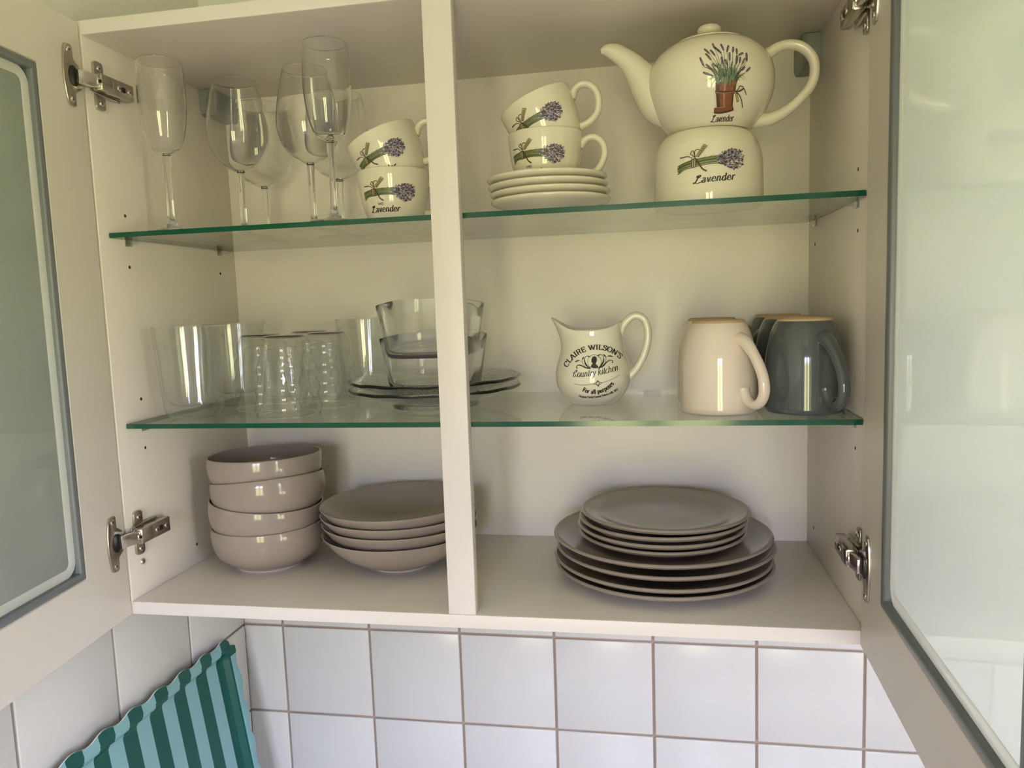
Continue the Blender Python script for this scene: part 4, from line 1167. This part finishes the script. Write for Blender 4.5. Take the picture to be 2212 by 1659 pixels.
for a in spikes:
    x0, y0, x1, y1 = a[:4]; L = sqrt((x1 - x0) ** 2 + (y1 - y0) ** 2); n = max(5, int(L / 15))
    an = atan2(-(y0 - y1), x0 - x1)
    for k in range(n):
        t = k / (n - 1); w = 8 + 14 * sin(pi * min(1, t * .8 + .15))
        for s_ in (-1, 1):
            x = x0 + (x1 - x0) * t + s_ * w * .5 * sin(an); y = y0 + (y1 - y0) * t + s_ * w * .5 * cos(an)
            c, d = pg(x, y); Pp.leaf(c, d, an + s_ * .5, 24 * PS, 15 * PS, rnd.choice([PURB, PURB, PUR1, PUR2]))
# flower pot
def bandq(yl0, xl0, xr0, yr0, yl1, xl1, xr1, yr1):
    n = 10; cols = [TERRAD, TERRAD, TERRA, TERRA, TERRAL, TERRA, TERRA, TERRA, TERRA, TERRAD]
    for k in range(n):
        f0, f1 = k / n, (k + 1) / n
        q = lambda xa, ya, xb, yb, f: (xa + (xb - xa) * f, ya + (yb - ya) * f)
        Pp.quad([pg(*q(xl0, yl0, xr0, yr0, f0)), pg(*q(xl0, yl0, xr0, yr0, f1)), pg(*q(xl1, yl1, xr1, yr1, f1)), pg(*q(xl1, yl1, xr1, yr1, f0))], cols[k], 2, 6)
bandq(900, 345, 690, 850, 1040, 345, 665, 1020)
bandq(1075, 350, 640, 1050, 1275, 365, 625, 1235)
ps(spline([(318, 1318), (420, 1316), (540, 1290), (634, 1256)], 5), [60] + [84] * 14 + [60], TERRAD)
ps(spline([(330, 1306), (430, 1302), (540, 1277), (622, 1246)], 5), [36] + [54] * 14 + [36], TERRA)
Pp.quad([pg(335, 1030), pg(668, 1012), pg(655, 1058), pg(345, 1080)], TERRAD, 6, 2)
ps(spline([(345, 1058), (470, 1062), (655, 1035)], 5), 12, TERRAL)
for k in range(40):
    t = rnd.random(); x = 350 + 330 * t; y = 880 + rnd.uniform(-50, 30)
    ps(spline([(x, y - 60), (x + rnd.uniform(-25, 25), y), (x + rnd.uniform(-40, 40), y + rnd.uniform(20, 60))], 3), [12, 12, 11, 10, 8, 6, 3], rnd.choice([LEAFG, LEAFG, LEAFD]))
ps(spline([(665, 1030), (710, 985), (740, 935), (785, 940), (790, 965), (740, 1000), (670, 1030)], 4), 13, BROWN)
ps(spline([(670, 1030), (750, 1010), (800, 970), (815, 975), (845, 1055)], 4), 12, BROWN)
ps(spline([(670, 1030), (730, 1070), (770, 1150), (785, 1240)], 4), 14, BROWN)
Pp.quad([pg(662, 1055), pg(700, 1045), pg(725, 1160), pg(690, 1180)], BROWN, 2, 4)
Pp.quad([pg(670, 1062), pg(697, 1054), pg(716, 1155), pg(693, 1168)], TAN, 2, 4)
Pp.build('potted_lavender_print', tp, label='printed lavender in a terracotta pot')
Pn = Print(surf_front(PR, phead))
ox, oy = pg(275, 1478); ex, ey = pg(655, 1440); sz = 92 * PS
w0_ = text_width('<scriptL>avender', sz)
Pn.text('<scriptL>avender', INK, size=sz, thick=.15, thin=.07, slant=.24, serif=False, script=True, place=lambda x, y: (ox + (ex - ox) * x / w0_ * .97, oy + y + (ey - oy) * x / w0_))
Pn.build('printed_name', tp, label='handwritten black lettering')

# ================================================================ striped tray leaning on the left wall
tr = thing('serving_tray', 'green and pale blue striped tray with scalloped rim leaning in the corner', 'tray')
LN, HT, LIP, WALL = .44, .3675, .0190, .0120      # length, height, lip width, wall rise
PIT = .0530
th = radians(9.1)
# local a: from the far end towards the viewer, b: up the tray, n: out of the tray face
Oa = Vector((0, .2455, 0)); ztop = -.1560; xtop = XL + .0085
bdir = Vector((-sin(th), 0, cos(th))); ndir = Vector((cos(th), 0, sin(th))); adir = Vector((0, -1, 0))
rk = radians(1.45); adir, bdir = adir * cos(rk) + bdir * sin(rk), bdir * cos(rk) - adir * sin(rk)
org = Vector((xtop, .2470, ztop)) - bdir * HT
def tpt(a, b, n_): return org + adir * a + bdir * b + ndir * n_
na = 200; sub = 4
def scal(a, L): return .0055 * (cos(2 * pi * (a - .0290) / PIT) - 1) * .5
prof_t = [(0, WALL - .0004), (LIP * .75, WALL + .0006), (LIP, WALL), (LIP + .0035, WALL - .0020), (LIP + .0075, .0028), (LIP + .0115, .0006), (LIP + .0160, 0)]
# grid: columns along a, rows along b, with the section profile on all four sides
def coords(L, n_mid, phase):
    s_ = [(-p_[0], p_[1], i) for i, p_ in enumerate(prof_t)]
    out = [(p_[0], p_[1], 'e', i) for i, p_ in enumerate(prof_t)]
    d0 = prof_t[-1][0]
    for k in range(1, n_mid): out.append((d0 + (L - 2 * d0) * k / n_mid, 0, 'm', None))
    out += [(L - p_[0], p_[1], 'e', i) for i, p_ in reversed(list(enumerate(prof_t)))]
    return out
A_ = coords(LN, 460, 0); B_ = coords(HT, 110, 0)
vs = []; idx = {}
for i, (a, na_, ka, ia) in enumerate(A_):
    for j, (b, nb_, kb_, ib) in enumerate(B_):
        n_ = max(na_, nb_)
        aa, bb = a, b
        # scalloped outer rim fades towards the wall
        wb = max(0, 1 - min(b, HT - b) / LIP); wa = max(0, 1 - min(a, LN - a) / LIP)
        s_b = scal(a, LN) * wb; s_a = scal(b, HT) * wa
        bb += s_b if b > HT / 2 else -s_b
        aa += -s_a if a < LN / 2 else s_a
        # rounded corners
        ca, cb_ = min(a, LN - a), min(b, HT - b); Rr = .030
        if ca < Rr and cb_ < Rr:
            da, db = Rr - ca, Rr - cb_; m_ = max(da, db); L2 = sqrt(da * da + db * db) or 1; f_ = m_ / L2
            na2, nb2 = Rr - da * f_, Rr - db * f_
            aa += (na2 - ca) * (1 if a < LN / 2 else -1); bb += (nb2 - cb_) * (1 if b < HT / 2 else -1)
        idx[i, j] = len(vs); vs.append(tpt(aa, bb, n_))
fs_d, fs_l = [], []
for i in range(len(A_) - 1):
    for j in range(len(B_) - 1):
        ac = (A_[i][0] + A_[i + 1][0]) / 2; bc = (B_[j][0] + B_[j + 1][0]) / 2
        f_ = (idx[i, j], idx[i + 1, j], idx[i + 1, j + 1], idx[i, j + 1])
        wv = .0065 * max(0, 1 - min(bc, HT - bc) / .030)
        ph = ((ac - .0290 + wv * .6) / PIT + .25) % 1.0
        far_lip = ac < LIP * .98 and LIP * 1.5 < bc < HT - LIP * 1.5
        dark = (ph < .5 or ac < LIP * .98) and not far_lip
        (fs_d if dark else fs_l).append(f_)
mb = MB(); mb.add(vs, fs_l, 0); n0 = len(vs)
mb.f += fs_d; mb.m += [1] * len(fs_d)
# back face, a little behind
bk = [Vector(v) - ndir * .0022 for v in vs]
o_ = len(mb.v); mb.v += [tuple(v) for v in bk]
allf = fs_l + fs_d
mb.f += [tuple(o_ + k for k in reversed(f_)) for f_ in allf]; mb.m += [2] * len(allf)
ni, nj = len(A_), len(B_)
border = [idx[i, 0] for i in range(ni)] + [idx[ni - 1, j] for j in range(1, nj)] + [idx[i, nj - 1] for i in range(ni - 2, -1, -1)] + [idx[0, j] for j in range(nj - 2, 0, -1)]
for k in range(len(border)):
    a, b = border[k], border[(k + 1) % len(border)]
    mb.f.append((a, b, o_ + b, o_ + a)); mb.m.append(2)
mb.build('tray_body', [TLITE, TDARK, TWHITE], tr, smooth=50)
